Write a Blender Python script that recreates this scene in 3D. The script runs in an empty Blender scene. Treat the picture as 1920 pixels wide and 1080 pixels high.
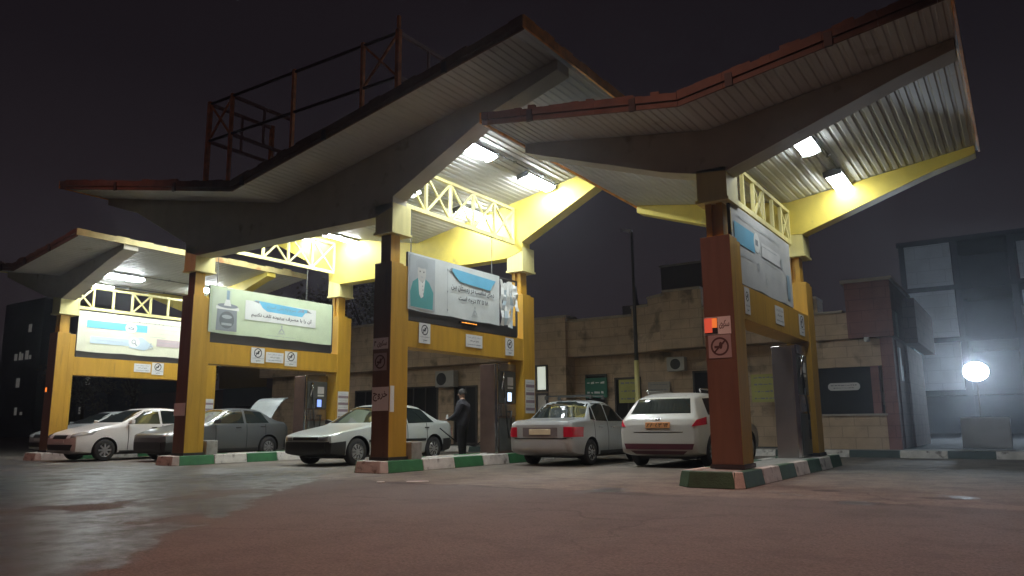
import bpy, bmesh, math, random
from mathutils import Vector, Matrix
from mathutils.bvhtree import BVHTree
random.seed(7)
R = math.radians
sc = bpy.context.scene
col = sc.collection

# ------------------------------------------------------------------ camera
cd = bpy.data.cameras.new('camera')
cam = bpy.data.objects.new('camera', cd); col.objects.link(cam)
cd.sensor_width = 36; cd.lens = 1428.2 / 1920 * 36
cd.clip_start = .1; cd.clip_end = 900
YAW, PITCH, ROLL = R(33.568), R(10.204), R(-.517)
cam.location = (0, 0, .858)
cam.rotation_mode = 'XYZ'
cam.matrix_world = (Matrix.Translation((0, 0, .858)) @ Matrix.Rotation(YAW, 4, 'Z')
                    @ Matrix.Rotation(math.pi / 2 + PITCH, 4, 'X') @ Matrix.Rotation(ROLL, 4, 'Z'))
sc.camera = cam

# ------------------------------------------------------------------ night sky
w = bpy.data.worlds.new('World'); sc.world = w; w.use_nodes = True
nt = w.node_tree; nt.nodes.clear()
out = nt.nodes.new('ShaderNodeOutputWorld'); bg = nt.nodes.new('ShaderNodeBackground')
sky = nt.nodes.new('ShaderNodeTexSky'); sky.sky_type = 'NISHITA'; sky.sun_disc = False
sky.sun_elevation = R(-8); sky.sun_rotation = R(200)
tc = nt.nodes.new('ShaderNodeTexCoord'); sp = nt.nodes.new('ShaderNodeSeparateXYZ')
rp = nt.nodes.new('ShaderNodeValToRGB'); mx = nt.nodes.new('ShaderNodeMixRGB'); mx.blend_type = 'ADD'
mx.inputs[0].default_value = .04
nt.links.new(tc.outputs['Generated'], sp.inputs[0]); nt.links.new(sp.outputs[2], rp.inputs[0])
cr = rp.color_ramp; cr.elements[0].position = 0; cr.elements[0].color = (.030, .024, .028, 1)
cr.elements[1].position = .75; cr.elements[1].color = (.0080, .0060, .0085, 1)
e = cr.elements.new(.2); e.color = (.024, .019, .023, 1)
e = cr.elements.new(.42); e.color = (.0125, .0098, .013, 1)
nt.links.new(rp.outputs[0], mx.inputs[1]); nt.links.new(sky.outputs[0], mx.inputs[2])
nt.links.new(mx.outputs[0], bg.inputs[0]); bg.inputs[1].default_value = .74
nt.links.new(bg.outputs[0], out.inputs[0])

# ------------------------------------------------------------------ street lamp light falling on the forecourt from behind the camera
LAMP_L = 105.0
def spot(loc, tgt, power, colr, size, blend, rad):
    l = bpy.data.lights.new('street_light', 'SPOT'); l.energy = power; l.color = colr
    l.spot_size = R(size); l.spot_blend = blend; l.shadow_soft_size = rad
    o = bpy.data.objects.new('street_light', l); col.objects.link(o); o.location = loc
    o.rotation_euler = (Vector(tgt) - Vector(loc)).to_track_quat('-Z', 'Y').to_euler()
    return o
spot((-3.2, 3.0, 13.2), (-4.5, 6.3, .2), 5000, (1.0, .48, .37), 70, 1.0, .25)
spot((-16.5, 3.0, 13.2), (-19.8, 10.4, .6), 1600, (1.0, .38, .28), 52, 1.0, .25)

vs = sc.view_settings; vs.view_transform = 'Standard'; vs.look = 'None'; vs.exposure = 0; vs.gamma = 1
sc.cycles.use_denoising = True
sc.cycles.max_bounces = 6; sc.cycles.diffuse_bounces = 4
sc.cycles.sample_clamp_indirect = 4
sc.cycles.caustics_reflective = False; sc.cycles.caustics_refractive = False

# ------------------------------------------------------------------ materials
def newmat(name):
    m = bpy.data.materials.new(name); m.use_nodes = True
    return m, m.node_tree, m.node_tree.nodes['Principled BSDF']
def mat(name, c, rough=.6, metal=0, var=.15, scale=3, bump=0, bscale=40, dirt=None, coat=0, spec=.5, streak=False):
    m, t, b = newmat(name)
    N, L = t.nodes.new, t.links.new
    b.inputs['Roughness'].default_value = rough; b.inputs['Metallic'].default_value = metal
    b.inputs['Specular IOR Level'].default_value = spec
    if coat: b.inputs['Coat Weight'].default_value = coat; b.inputs['Coat Roughness'].default_value = .08
    co = N('ShaderNodeTexCoord')
    mp = N('ShaderNodeMapping'); L(co.outputs['Object'], mp.inputs[0])
    if streak: mp.inputs['Scale'].default_value = (3, 3, .35)
    n = N('ShaderNodeTexNoise'); n.inputs['Scale'].default_value = scale; n.inputs['Detail'].default_value = 6
    L(mp.outputs[0], n.inputs['Vector'])
    r = N('ShaderNodeMapRange'); r.inputs[1].default_value = .3; r.inputs[2].default_value = .7
    r.inputs[3].default_value = 1 - var; r.inputs[4].default_value = 1 + var
    L(n.outputs[0], r.inputs[0])
    v = N('ShaderNodeVectorMath'); v.operation = 'SCALE'; v.inputs[0].default_value = c
    L(r.outputs[0], v.inputs['Scale'])
    last = v.outputs[0]
    if dirt:
        n2 = N('ShaderNodeTexNoise'); n2.inputs['Scale'].default_value = dirt[1]; n2.inputs['Detail'].default_value = 8
        L(mp.outputs[0], n2.inputs['Vector'])
        r2 = N('ShaderNodeMapRange'); r2.inputs[1].default_value = dirt[2]; r2.inputs[2].default_value = dirt[2] + .12
        L(n2.outputs[0], r2.inputs[0])
        mm = N('ShaderNodeMixRGB'); L(r2.outputs[0], mm.inputs[0]); L(last, mm.inputs[1])
        mm.inputs[2].default_value = (*dirt[0], 1); last = mm.outputs[0]
    L(last, b.inputs['Base Color'])
    if bump:
        n3 = N('ShaderNodeTexNoise'); n3.inputs['Scale'].default_value = bscale; n3.inputs['Detail'].default_value = 4
        L(co.outputs['Object'], n3.inputs['Vector'])
        bp = N('ShaderNodeBump'); bp.inputs['Strength'].default_value = bump; bp.inputs['Distance'].default_value = .02
        L(n3.outputs[0], bp.inputs['Height']); L(bp.outputs[0], b.inputs['Normal'])
    return m
def courses(m, bw=.62, bh=.30, f=.26):
    t = m.node_tree; N, L = t.nodes.new, t.links.new; b = t.nodes['Principled BSDF']
    co = N('ShaderNodeTexCoord'); sp_ = N('ShaderNodeSeparateXYZ'); cb = N('ShaderNodeCombineXYZ'); L(co.outputs['Object'], sp_.inputs[0])
    ad = N('ShaderNodeMath'); ad.operation = 'ADD'; L(sp_.outputs[0], ad.inputs[0]); L(sp_.outputs[1], ad.inputs[1]); L(ad.outputs[0], cb.inputs[0]); L(sp_.outputs[2], cb.inputs[1])
    br = N('ShaderNodeTexBrick'); L(cb.outputs[0], br.inputs['Vector']); br.inputs['Scale'].default_value = 1
    br.inputs['Brick Width'].default_value = bw; br.inputs['Row Height'].default_value = bh; br.inputs['Mortar Size'].default_value = .012
    br.inputs['Color1'].default_value = (1, 1, 1, 1); br.inputs['Color2'].default_value = (.94, .93, .91, 1); br.inputs['Mortar'].default_value = (1 - f, 1 - f, 1 - f, 1)
    old = b.inputs['Base Color'].links[0].from_socket; mx_ = N('ShaderNodeMixRGB'); mx_.blend_type = 'MULTIPLY'; mx_.inputs[0].default_value = 1
    L(old, mx_.inputs[1]); L(br.outputs['Color'], mx_.inputs[2]); L(mx_.outputs[0], b.inputs['Base Color'])
def emis(name, c, s):
    m, t, b = newmat(name)
    b.inputs['Base Color'].default_value = (*c, 1)
    b.inputs['Emission Color'].default_value = (*c, 1); b.inputs['Emission Strength'].default_value = s
    return m

M = {}
M['clad'] = mat('ochre_panel', (.52, .29, .028), .5, 0, .12, 2.5, .1, 12, ((.30, .17, .03), 2.2, .66), streak=True)
M['fbeam'] = mat('pale_beam_paint', (.46, .42, .33), .6, 0, .10, 2, .08, 15, ((.30, .26, .18), 2.4, .64))
M['cream'] = mat('cream_yellow_paint', (.72, .65, .27), .55, 0, .10, 2, .08, 15, ((.34, .28, .12), 2.4, .64), streak=True)
M['ybeam'] = mat('lemon_beam_paint', (.74, .60, .10), .5, 0, .12, 2, .08, 15, ((.40, .32, .10), 2.2, .66))
M['soffit'] = mat('soffit_metal', (.56, .57, .55), .45, 0, .12, .8, 0, 1, ((.38, .37, .33), 1.4, .64))
M['rooftop'] = mat('roof_top_sheet', (.16, .13, .12), .7)
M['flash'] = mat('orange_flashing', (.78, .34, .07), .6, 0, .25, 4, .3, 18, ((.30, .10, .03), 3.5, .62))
M['panel_r'] = mat('maroon_panel', (.135, .072, .042), .5, 0, .18, 2.5, .1, 12, ((.09, .04, .03), 2.2, .62), streak=True)
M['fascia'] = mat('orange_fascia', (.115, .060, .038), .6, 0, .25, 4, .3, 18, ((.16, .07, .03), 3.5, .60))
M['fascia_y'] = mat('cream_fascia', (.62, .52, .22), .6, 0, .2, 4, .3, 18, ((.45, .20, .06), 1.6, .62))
M['steel_dark'] = mat('dark_steel', (.05, .045, .045), .5, .3)
M['rust'] = mat('rusty_frame_paint', (.85, .33, .13), .7, 0, .3, 5)
M['conc'] = mat('island_concrete', (.30, .29, .26), .9, 0, .2, 6, .5, 60)
M['kwhite'] = mat('kerb_white_paint', (.60, .57, .52), .7, 0, .2, 5, .4, 40, ((.22, .19, .17), 6, .57))
M['kgreen'] = mat('kerb_green_paint', (.035, .165, .062), .6, 0, .2, 5, .4, 40, ((.06, .08, .05), 5, .64))
M['kgreen2'] = mat('kerb_green_red_lit', (.028, .085, .045), .65, 0, .25, 5, .4, 40, ((.10, .09, .07), 5, .64))  # kerb green with the dulling by red light put into its colour
M['kdark'] = mat('kerb_dark_paint', (.03, .05, .045), .7, 0, .2, 5, .4, 40)
M['stone'] = mat('tan_stone', (.52, .385, .265), .85, 0, .16, 2.5, .35, 30, ((.20, .155, .11), 1.5, .58))
M['stone_p'] = mat('pinkish_stone', (.24, .11, .10), .85, 0, .18, 2.5, .35, 30)
M['cap'] = mat('coping_stone', (.40, .34, .27), .8, 0, .15, 4)
courses(M['stone']); courses(M['stone_p'])
M['dark'] = mat('dark_opening', (.012, .011, .012), .5, 0, .2, spec=.2)
M['frame'] = mat('window_frame_metal', (.06, .05, .045), .5, .2)
M['white'] = mat('white_sheet', (.74, .76, .73), .6, 0, .05)
M['paper'] = mat('white_paper', (.72, .72, .70), .7, 0, .06)
M['ink'] = mat('black_ink', (.02, .02, .025), .6)
M['inkgrey'] = mat('grey_ink', (.20, .20, .22), .6)
M['steel'] = mat('brushed_steel', (.46, .42, .40), .24, .85, .15, 4)
M['greyp'] = mat('grey_panel', (.12, .125, .12), .4, .2, .2)
M['tyre'] = mat('tyre_rubber', (.018, .017, .017), .8)
M['rim'] = mat('wheel_alloy', (.50, .50, .50), .3, .6)
M['glass'] = mat('dark_car_glass', (.016, .022, .021), .04, 0, .1, spec=.8)
M['blackp'] = mat('black_plastic', (.02, .019, .019), .45)
M['chrome'] = mat('chrome_trim', (.7, .7, .7), .12, 1)
M['redlens'] = mat('red_face', (.62, .015, .04), .12, 0, .1, coat=.6)
M['lens'] = mat('clear_lens', (.45, .45, .45), .08, .4, .1, coat=1)
M['plate'] = mat('cream_plate', (.86, .74, .50), .5)
M['plate_o'] = mat('orange_plate', (.80, .36, .14), .5)
M['skin'] = mat('skin', (.40, .24, .17), .6)
M['cloth'] = mat('dark_cloth', (.032, .031, .038), .9, 0, .3, 10)
M['cloth2'] = mat('black_trousers', (.012, .011, .013), .9, 0, .3, 10)
M['hair'] = mat('dark_hair', (.015, .012, .01), .7)
M['leaf'] = mat('dark_leaf', (.15, .13, .09), .7, 0, .4, 2)
M['bark'] = mat('bark', (.07, .05, .035), .9)
M['apt'] = mat('pale_block_wall', (.58, .60, .62), .85, 0, .15, .6)
M['aptd'] = mat('raw_block_wall', (.045, .05, .065), .9, 0, .2, .6)
courses(M['apt'], 1.6, .8, .3)
M['tube'] = emis('lamp_diffuser', (.90, .97, 1.0), LAMP_L)
M['flood'] = emis('flood_lens', (.72, .86, 1.0), 430)
M['screen'] = emis('lit_screen', (.62, .80, 1.0), 1.8)
M['screen2'] = emis('blue_screen', (.25, .38, .85), 1.2)
M['amber'] = emis('amber_glow', (1.0, .22, .03), 1.6)
M['led'] = emis('amber_led', (1.0, .35, .04), 3.0)
M['litwin'] = emis('lit_window_pane', (.80, .86, .74), .62)
M['farlit'] = emis('far_lit_window', (.75, .72, .66), .08)

def flat(name, c, rough=.65): 
    if name not in M: M[name] = mat(name, c, rough, 0, .06, 3)
    return M[name]

def paint(name, c, metal=0, seams=(), rough=.28):
    """car paint with dark door seams at given x between z0,z1 in object space"""
    m, t, b = newmat(name); N, L = t.nodes.new, t.links.new
    b.inputs['Metallic'].default_value = metal; b.inputs['Roughness'].default_value = rough
    b.inputs['Coat Weight'].default_value = .5; b.inputs['Coat Roughness'].default_value = .06
    co = N('ShaderNodeTexCoord'); s = N('ShaderNodeSeparateXYZ'); L(co.outputs['Object'], s.inputs[0])
    last = None
    for sx in seams:
        a = N('ShaderNodeMath'); a.operation = 'SUBTRACT'; a.inputs[1].default_value = sx; L(s.outputs[0], a.inputs[0])
        a2 = N('ShaderNodeMath'); a2.operation = 'ABSOLUTE'; L(a.outputs[0], a2.inputs[0])
        a3 = N('ShaderNodeMath'); a3.operation = 'LESS_THAN'; a3.inputs[1].default_value = .011; L(a2.outputs[0], a3.inputs[0])
        if last is None: last = a3.outputs[0]
        else:
            mxx = N('ShaderNodeMath'); mxx.operation = 'MAXIMUM'; L(last, mxx.inputs[0]); L(a3.outputs[0], mxx.inputs[1]); last = mxx.outputs[0]
    n = N('ShaderNodeTexNoise'); n.inputs['Scale'].default_value = 4; n.inputs['Detail'].default_value = 8; L(co.outputs['Object'], n.inputs['Vector'])
    # road dirt thrown up on the lower body
    zr = N('ShaderNodeMapRange'); zr.inputs[1].default_value = .55; zr.inputs[2].default_value = .15; L(s.outputs[2], zr.inputs[0])
    dm = N('ShaderNodeMath'); dm.operation = 'MULTIPLY'; L(zr.outputs[0], dm.inputs[0]); L(n.outputs[0], dm.inputs[1])
    d = N('ShaderNodeMixRGB'); d.inputs[1].default_value = (*c, 1); d.inputs[2].default_value = (.12, .09, .07, 1); L(dm.outputs[0], d.inputs[0])
    lastc = d.outputs[0]
    if last is not None:
        zm = N('ShaderNodeMath'); zm.operation = 'GREATER_THAN'; zm.inputs[1].default_value = .28; L(s.outputs[2], zm.inputs[0])
        zn = N('ShaderNodeMath'); zn.operation = 'LESS_THAN'; zn.inputs[1].default_value = .95; L(s.outputs[2], zn.inputs[0])
        ya = N('ShaderNodeMath'); ya.operation = 'ABSOLUTE'; L(s.outputs[1], ya.inputs[0])
        yb = N('ShaderNodeMath'); yb.operation = 'GREATER_THAN'; yb.inputs[1].default_value = .7; L(ya.outputs[0], yb.inputs[0])
        k = last
        for q in (zm, zn, yb):
            mu = N('ShaderNodeMath'); mu.operation = 'MULTIPLY'; L(k, mu.inputs[0]); L(q.outputs[0], mu.inputs[1]); k = mu.outputs[0]
        e = N('ShaderNodeMixRGB'); L(k, e.inputs[0]); L(lastc, e.inputs[1]); e.inputs[2].default_value = (.01, .01, .01, 1); lastc = e.outputs[0]
    L(lastc, b.inputs['Base Color'])
    return m

# ------------------------------------------------------------------ mesh helpers
def tag(o, label=None, cat=None, group=None, kind=None):
    if label: o['label'] = label
    if cat: o['category'] = cat
    if group: o['group'] = group
    if kind: o['kind'] = kind
    return o
def empty(name, loc=(0, 0, 0), rz=0):
    o = bpy.data.objects.new(name, None); col.objects.link(o)
    o.location = loc; o.rotation_euler = (0, 0, rz); o.empty_display_size = .2
    return o
class MB:
    def __init__(s): s.v = []; s.f = []; s.mi = []; s.m = 0
    def face(s, pts, m=None):
        k = len(s.v); s.v += [tuple(p) for p in pts]; s.f.append(tuple(range(k, k + len(pts)))); s.mi.append(s.m if m is None else m)
    def hexa(s, b, t, m=None):
        """b, t: bottom and top quads (ccw seen from above)"""
        k = len(s.v); s.v += [tuple(p) for p in b] + [tuple(p) for p in t]
        for q in ((3, 2, 1, 0), (4, 5, 6, 7), (0, 1, 5, 4), (1, 2, 6, 5), (2, 3, 7, 6), (3, 0, 4, 7)):
            s.f.append(tuple(k + i for i in q)); s.mi.append(s.m if m is None else m)
    def box(s, x0, x1, y0, y1, z0, z1, m=None):
        s.hexa([(x0, y0, z0), (x1, y0, z0), (x1, y1, z0), (x0, y1, z0)], [(x0, y0, z1), (x1, y0, z1), (x1, y1, z1), (x0, y1, z1)], m)
        return s
    def prism(s, poly, ax, a0, a1, m=None):
        """poly: 2D points; ax 'y' -> (x,z) extruded along y; 'z' -> (x,y) up; 'x' -> (y,z)"""
        def P(p, a): return {'y': (p[0], a, p[1]), 'z': (p[0], p[1], a), 'x': (a, p[0], p[1])}[ax]
        n = len(poly); k = len(s.v); mm = s.m if m is None else m
        s.v += [P(p, a0) for p in poly] + [P(p, a1) for p in poly]
        s.f.append(tuple(k + i for i in range(n))); s.f.append(tuple(k + n + i for i in reversed(range(n)))); s.mi += [mm, mm]
        for i in range(n):
            j = (i + 1) % n; s.f.append((k + j, k + i, k + n + i, k + n + j)); s.mi.append(mm)
    def bar(s, p, q, w, h=None, m=None, up=(0, 0, 1)):
        p, q = Vector(p), Vector(q); d = (q - p).normalized(); up = Vector(up)
        if abs(d.dot(up)) > .98: up = Vector((0, 1, 0))
        a = d.cross(up).normalized() * w / 2; b = a.cross(d).normalized() * (h or w) / 2
        s.hexa([p - a - b, p + a - b, q + a - b, q - a - b], [p - a + b, p + a + b, q + a + b, q - a + b], m)
    def cyl(s, p, q, r, n=12, m=None, r2=None):
        p, q = Vector(p), Vector(q); d = (q - p).normalized(); up = Vector((0, 0, 1)) if abs(d.z) < .9 else Vector((1, 0, 0))
        a = d.cross(up).normalized(); b = d.cross(a); r2 = r if r2 is None else r2; k = len(s.v); mm = s.m if m is None else m
        for c, rr in ((p, r), (q, r2)):
            for i in range(n):
                t = 2 * math.pi * i / n; s.v.append(tuple(c + (a * math.cos(t) + b * math.sin(t)) * rr))
        for i in range(n):
            j = (i + 1) % n; s.f.append((k + i, k + j, k + n + j, k + n + i)); s.mi.append(mm)
        s.f.append(tuple(k + i for i in reversed(range(n)))); s.f.append(tuple(k + n + i for i in range(n))); s.mi += [mm, mm]
    def lathe(s, prof, axis='y', n=28, m=None, c=(0, 0, 0)):
        k = len(s.v); mm = s.m if m is None else m; c = Vector(c)
        for (r, a) in prof:
            for i in range(n):
                t = 2 * math.pi * i / n
                v = {'y': (r * math.cos(t), a, r * math.sin(t)), 'z': (r * math.cos(t), r * math.sin(t), a), 'x': (a, r * math.cos(t), r * math.sin(t))}[axis]
                s.v.append(tuple(c + Vector(v)))
        for j in range(len(prof) - 1):
            for i in range(n):
                i2 = (i + 1) % n; s.f.append((k + j * n + i, k + j * n + i2, k + (j + 1) * n + i2, k + (j + 1) * n + i)); s.mi.append(mm)
    def build(s, name, mats, parent=None, off=(0, 0, 0), smooth=False, bevel=0, fix=True):
        me = bpy.data.meshes.new(name)
        me.from_pydata([(v[0] - off[0], v[1] - off[1], v[2] - off[2]) for v in s.v], [], s.f)
        if not isinstance(mats, (list, tuple)): mats = [mats]
        for x in mats: me.materials.append(x)
        me.polygons.foreach_set('material_index', s.mi)
        if fix:
            bm = bmesh.new(); bm.from_mesh(me); bmesh.ops.recalc_face_normals(bm, faces=bm.faces)
            bm.to_mesh(me); bm.free()
        if smooth:
            me.polygons.foreach_set('use_smooth', [True] * len(me.polygons))
        me.update()
        o = bpy.data.objects.new(name, me); col.objects.link(o)
        if parent: o.parent = parent
        if bevel:
            md = o.modifiers.new('bevel', 'BEVEL'); md.width = bevel; md.segments = 2; md.limit_method = 'ANGLE'
        return o
def split_build(mb, name, mats, parent, off=(0, 0, 0), bevel=0):
    '''one object per box of the builder: each has eight vertices and six faces of its own'''
    for i in range(0, len(mb.f), 6):
        k = min(mb.f[i]); t = MB(); t.v = mb.v[k:k + 8]; t.f = [tuple(a - k for a in f) for f in mb.f[i:i + 6]]; t.mi = mb.mi[i:i + 6]
        t.build(name, mats, parent, off, bevel=bevel)
def children(o): return [c for c in bpy.data.objects if c.parent == o]
def copy_tree(o, parent=None):
    c = o.copy(); col.objects.link(c); c.parent = parent
    for ch in children(o): copy_tree(ch, c)
    return c

# ------------------------------------------------------------------ Persian lettering
PF = {'ا': (0xFE8D, 0xFE8E), 'آ': (0xFE81, 0xFE82), 'ب': 0xFE8F, 'پ': 0xFB56, 'ت': 0xFE95, 'ج': 0xFE9D, 'ح': 0xFEA1, 'خ': 0xFEA5,
      'د': (0xFEA9, 0xFEAA), 'ر': (0xFEAD, 0xFEAE), 'ز': (0xFEAF, 0xFEB0), 'س': 0xFEB1, 'ش': 0xFEB5, 'ص': 0xFEB9, 'ط': 0xFEC1, 'ع': 0xFEC9,
      'ف': 0xFED1, 'ق': 0xFED5, 'ک': 0xFB8E, 'گ': 0xFB92, 'ل': 0xFEDD, 'م': 0xFEE1, 'ن': 0xFEE5, 'و': (0xFEED, 0xFEEE), 'ه': 0xFEE9, 'ی': 0xFBFC}
def shape(t):
    res = []; n = len(t)
    for i, c in enumerate(t):
        if c not in PF: res.append(c); continue
        f = PF[c]; prev = i > 0 and t[i - 1] in PF and not isinstance(PF[t[i - 1]], tuple)
        nxt = i < n - 1 and t[i + 1] in PF
        if isinstance(f, tuple): res.append(chr(f[1] if prev else f[0]))
        else: res.append(chr(f + (3 if prev and nxt else 1 if prev else 2 if nxt else 0)))
    # visual order: reverse everything, keep digit runs left to right
    s = ''.join(reversed(res)); o = ''; run = ''
    for c in s:
        if c.isdigit(): run = c + run
        else: o += run + c; run = ''
    return o + run
_tc = bpy.data.curves.new('lettering_tmp', 'FONT'); _to = bpy.data.objects.new('lettering_tmp', _tc); col.objects.link(_to)
_tc.resolution_u = 2
def text_geo(t, bold=.0):
    _tc.body = shape(t); _tc.offset = bold
    bpy.context.view_layer.update()
    dg = bpy.context.evaluated_depsgraph_get(); ev = _to.evaluated_get(dg); me = ev.to_mesh()
    vs_ = [(v.co.x, v.co.y) for v in me.vertices]; fs = [tuple(p.vertices) for p in me.polygons]
    ev.to_mesh_clear()
    if not vs_: return [], []
    x0 = min(v[0] for v in vs_); x1 = max(v[0] for v in vs_); y0 = min(v[1] for v in vs_); y1 = max(v[1] for v in vs_)
    return [((v[0] - x0) / (x1 - x0), (v[1] - y0) / (y1 - y0)) for v in vs_], fs

class Canvas:
    """flat printed artwork: 2D shapes (u right, v up, metres) laid on a plane in thin layers"""
    def __init__(s, o, ux, uy, nrm, wavy=None): s.o = Vector(o); s.ux = Vector(ux); s.uy = Vector(uy); s.n = Vector(nrm); s.mb = MB(); s.mats = []; s.layer = 1; s.wavy = wavy
    def mi(s, m):
        if m not in s.mats: s.mats.append(m)
        return s.mats.index(m)
    def P(s, u, v):
        p = s.o + s.ux * u + s.uy * v + s.n * (.0015 * s.layer)
        if s.wavy: p = p + s.n * s.wavy(u, v)
        return p
    def poly(s, pts, m):
        s.mb.face([s.P(*p) for p in pts], s.mi(m)); s.layer += .35
    def rect(s, u0, u1, v0, v1, m, nu=1):
        for i in range(nu):
            a, b = u0 + (u1 - u0) * i / nu, u0 + (u1 - u0) * (i + 1) / nu
            s.mb.face([s.P(a, v0), s.P(b, v0), s.P(b, v1), s.P(a, v1)], s.mi(m))
        s.layer += .35
    def ell(s, u, v, a, b, m, n=24, t0=0, t1=360):
        pts = [(u + a * math.cos(R(t0 + (t1 - t0) * i / n)), v + b * math.sin(R(t0 + (t1 - t0) * i / n))) for i in range(n + (0 if t1 - t0 == 360 else 1))]
        s.poly(pts, m)
    def ring(s, u, v, r, r2, m, n=24):
        k = s.mi(m)
        for i in range(n):
            t, t2 = 2 * math.pi * i / n, 2 * math.pi * (i + 1) / n
            s.mb.face([s.P(u + r * math.cos(t), v + r * math.sin(t)), s.P(u + r2 * math.cos(t), v + r2 * math.sin(t)), s.P(u + r2 * math.cos(t2), v + r2 * math.sin(t2)), s.P(u + r * math.cos(t2), v + r * math.sin(t2))], k)
        s.layer += .35
    def line(s, p, q, w, m):
        p, q = Vector((*p, 0)), Vector((*q, 0)); d = (q - p).normalized(); a = Vector((-d.y, d.x, 0)) * w / 2
        s.poly([(p + a)[:2], (p - a)[:2], (q - a)[:2], (q + a)[:2]], m)
    def text(s, t, u0, u1, v0, v1, m, bold=.01):
        vs_, fs = text_geo(t, bold); k = s.mi(m); b = len(s.mb.v)
        s.mb.v += [tuple(s.P(u0 + (u1 - u0) * a, v0 + (v1 - v0) * c)) for a, c in vs_]
        for f in fs: s.mb.f.append(tuple(b + i for i in f)); s.mb.mi.append(k)
        s.layer += .35
    def scrib(s, u0, u1, v, h, m, seed=0):
        """a line of small print"""
        rr = random.Random(seed); u = u0
        while u < u1:
            l = rr.uniform(.5, 1.6) * h
            s.mb.face([s.P(u, v - h * rr.uniform(.05, .3)), s.P(min(u + l, u1), v - h * rr.uniform(0, .3)), s.P(min(u + l, u1), v + h * rr.uniform(.1, .4)), s.P(u, v + h * rr.uniform(.1, .5))], s.mi(m)); u += l + h * .35
        s.layer += .35
    def build(s, name, parent, off=(0, 0, 0)):
        return s.mb.build(name, s.mats, parent, off, fix=False)

# ================================================================== GROUND
g = MB(); g.box(-260, 200, -60, 330, -.5, 0)
m, t, b = newmat('forecourt_asphalt'); N, L = t.nodes.new, t.links.new
def math_(op, a, b_=None, clamp=False):
    n = N('ShaderNodeMath'); n.operation = op; n.use_clamp = clamp
    for i, q in enumerate((a, b_)):
        if q is None: continue
        if isinstance(q, (int, float)): n.inputs[i].default_value = q
        else: L(q, n.inputs[i])
    return n.outputs[0]
def noise(scale, detail=6, vec=None, rough=.55):
    n = N('ShaderNodeTexNoise'); n.inputs['Scale'].default_value = scale; n.inputs['Detail'].default_value = detail; n.inputs['Roughness'].default_value = rough
    L(vec or co.outputs['Object'], n.inputs['Vector']); return n.outputs[0]
def rng(x, a, b_, c=0, d=1):
    n = N('ShaderNodeMapRange'); n.inputs[1].default_value = a; n.inputs[2].default_value = b_; n.inputs[3].default_value = c; n.inputs[4].default_value = d; L(x, n.inputs[0]); return n.outputs[0]
def mixc(f, a, b_):
    n = N('ShaderNodeMixRGB')
    if isinstance(f, (int, float)): n.inputs[0].default_value = f
    else: L(f, n.inputs[0])
    for i, q in ((1, a), (2, b_)):
        if isinstance(q, tuple): n.inputs[i].default_value = (*q, 1)
        else: L(q, n.inputs[i])
    return n.outputs[0]
co = N('ShaderNodeTexCoord'); s_ = N('ShaderNodeSeparateXYZ'); L(co.outputs['Object'], s_.inputs[0])
X, Y = s_.outputs[0], s_.outputs[1]
n1 = noise(.7); n2 = noise(3.5, 8); n3 = noise(55, 3); nbig = noise(.28, 3); nm = noise(9, 6)
# wet sheet on the left, ragged edge
edge = math_('ADD', math_('ADD', X, math_('MULTIPLY', Y, .80)), 2.75)            # <0 : wet side
edge = math_('ADD', edge, math_('MULTIPLY', math_('SUBTRACT', noise(1.1, 9, rough=.66), .5), 2.0))
wet = rng(edge, .05, -.07)
wet = math_('MULTIPLY', wet, rng(math_('ADD', Y, math_('MULTIPLY', n2, 1.0)), 12.2, 10.6))
# dry islands inside the wet sheet
wet = math_('MULTIPLY', wet, rng(noise(2.4, 9, rough=.7), .36, .58, .45, 1))
isl = rng(noise(.95, 6), .565, .60); wet = math_('MULTIPLY', wet, math_('SUBTRACT', 1, math_('MULTIPLY', isl, .85)))
# small wet patches near the bays
pud = math_('MULTIPLY', rng(noise(.9, 5), .60, .63), rng(math_('ABSOLUTE', math_('SUBTRACT', Y, 9.7)), 1.4, .4))
# concrete bay floor beyond the joint
joint = math_('ADD', math_('SUBTRACT', Y, 9.15), math_('MULTIPLY', math_('SUBTRACT', n1, .5), .9))
bay = rng(joint, -.05, .10)
asp = mixc(rng(n2, .3, .7), (.074, .066, .060), (.108, .096, .086))
asp = mixc(rng(nbig, .35, .65), asp, (.094, .083, .075))
conc = mixc(rng(n2, .3, .7), (.150, .130, .105), (.215, .188, .152))
conc = mixc(rng(noise(1.6, 6), .52, .62, 0, .55), conc, (.075, .066, .056))
c_ = mixc(bay, asp, conc)
# oil stains and the long drain slot before the left bays
wob = math_('MULTIPLY', math_('SUBTRACT', noise(5, 6), .5), .9)
def stain(cx_, cy_, rx_, ry_, fac):
    global c_
    dx = math_('DIVIDE', math_('SUBTRACT', X, cx_), rx_); dy = math_('DIVIDE', math_('SUBTRACT', Y, cy_), ry_)
    d_ = math_('ADD', math_('SQRT', math_('ADD', math_('MULTIPLY', dx, dx), math_('MULTIPLY', dy, dy))), wob)
    c_ = mixc(math_('MULTIPLY', rng(d_, 1.15, .75), fac), c_, (.022, .018, .016))
for q in ((-2.22, 10.55, .20, .16, .85), (-.87, 10.06, .26, .16, .8), (-4.35, 9.0, .55, .20, .75), (-6.2, 13.6, .8, .9, .4), (-8.6, 13.4, .6, .9, .35), (-12.4, 9.6, 1.2, .3, .4), (-1.2, 8.2, .5, .4, .3), (-3.2, 6.3, .35, .3, .25), (-5.9, 7.1, .4, .25, .3), (-14.6, 12.3, .8, .8, .4)): stain(*q)
slot = math_('ABSOLUTE', math_('SUBTRACT', math_('SUBTRACT', Y, 9.06), math_('MULTIPLY', math_('SUBTRACT', noise(1.1, 3), .5), .25)))
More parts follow.
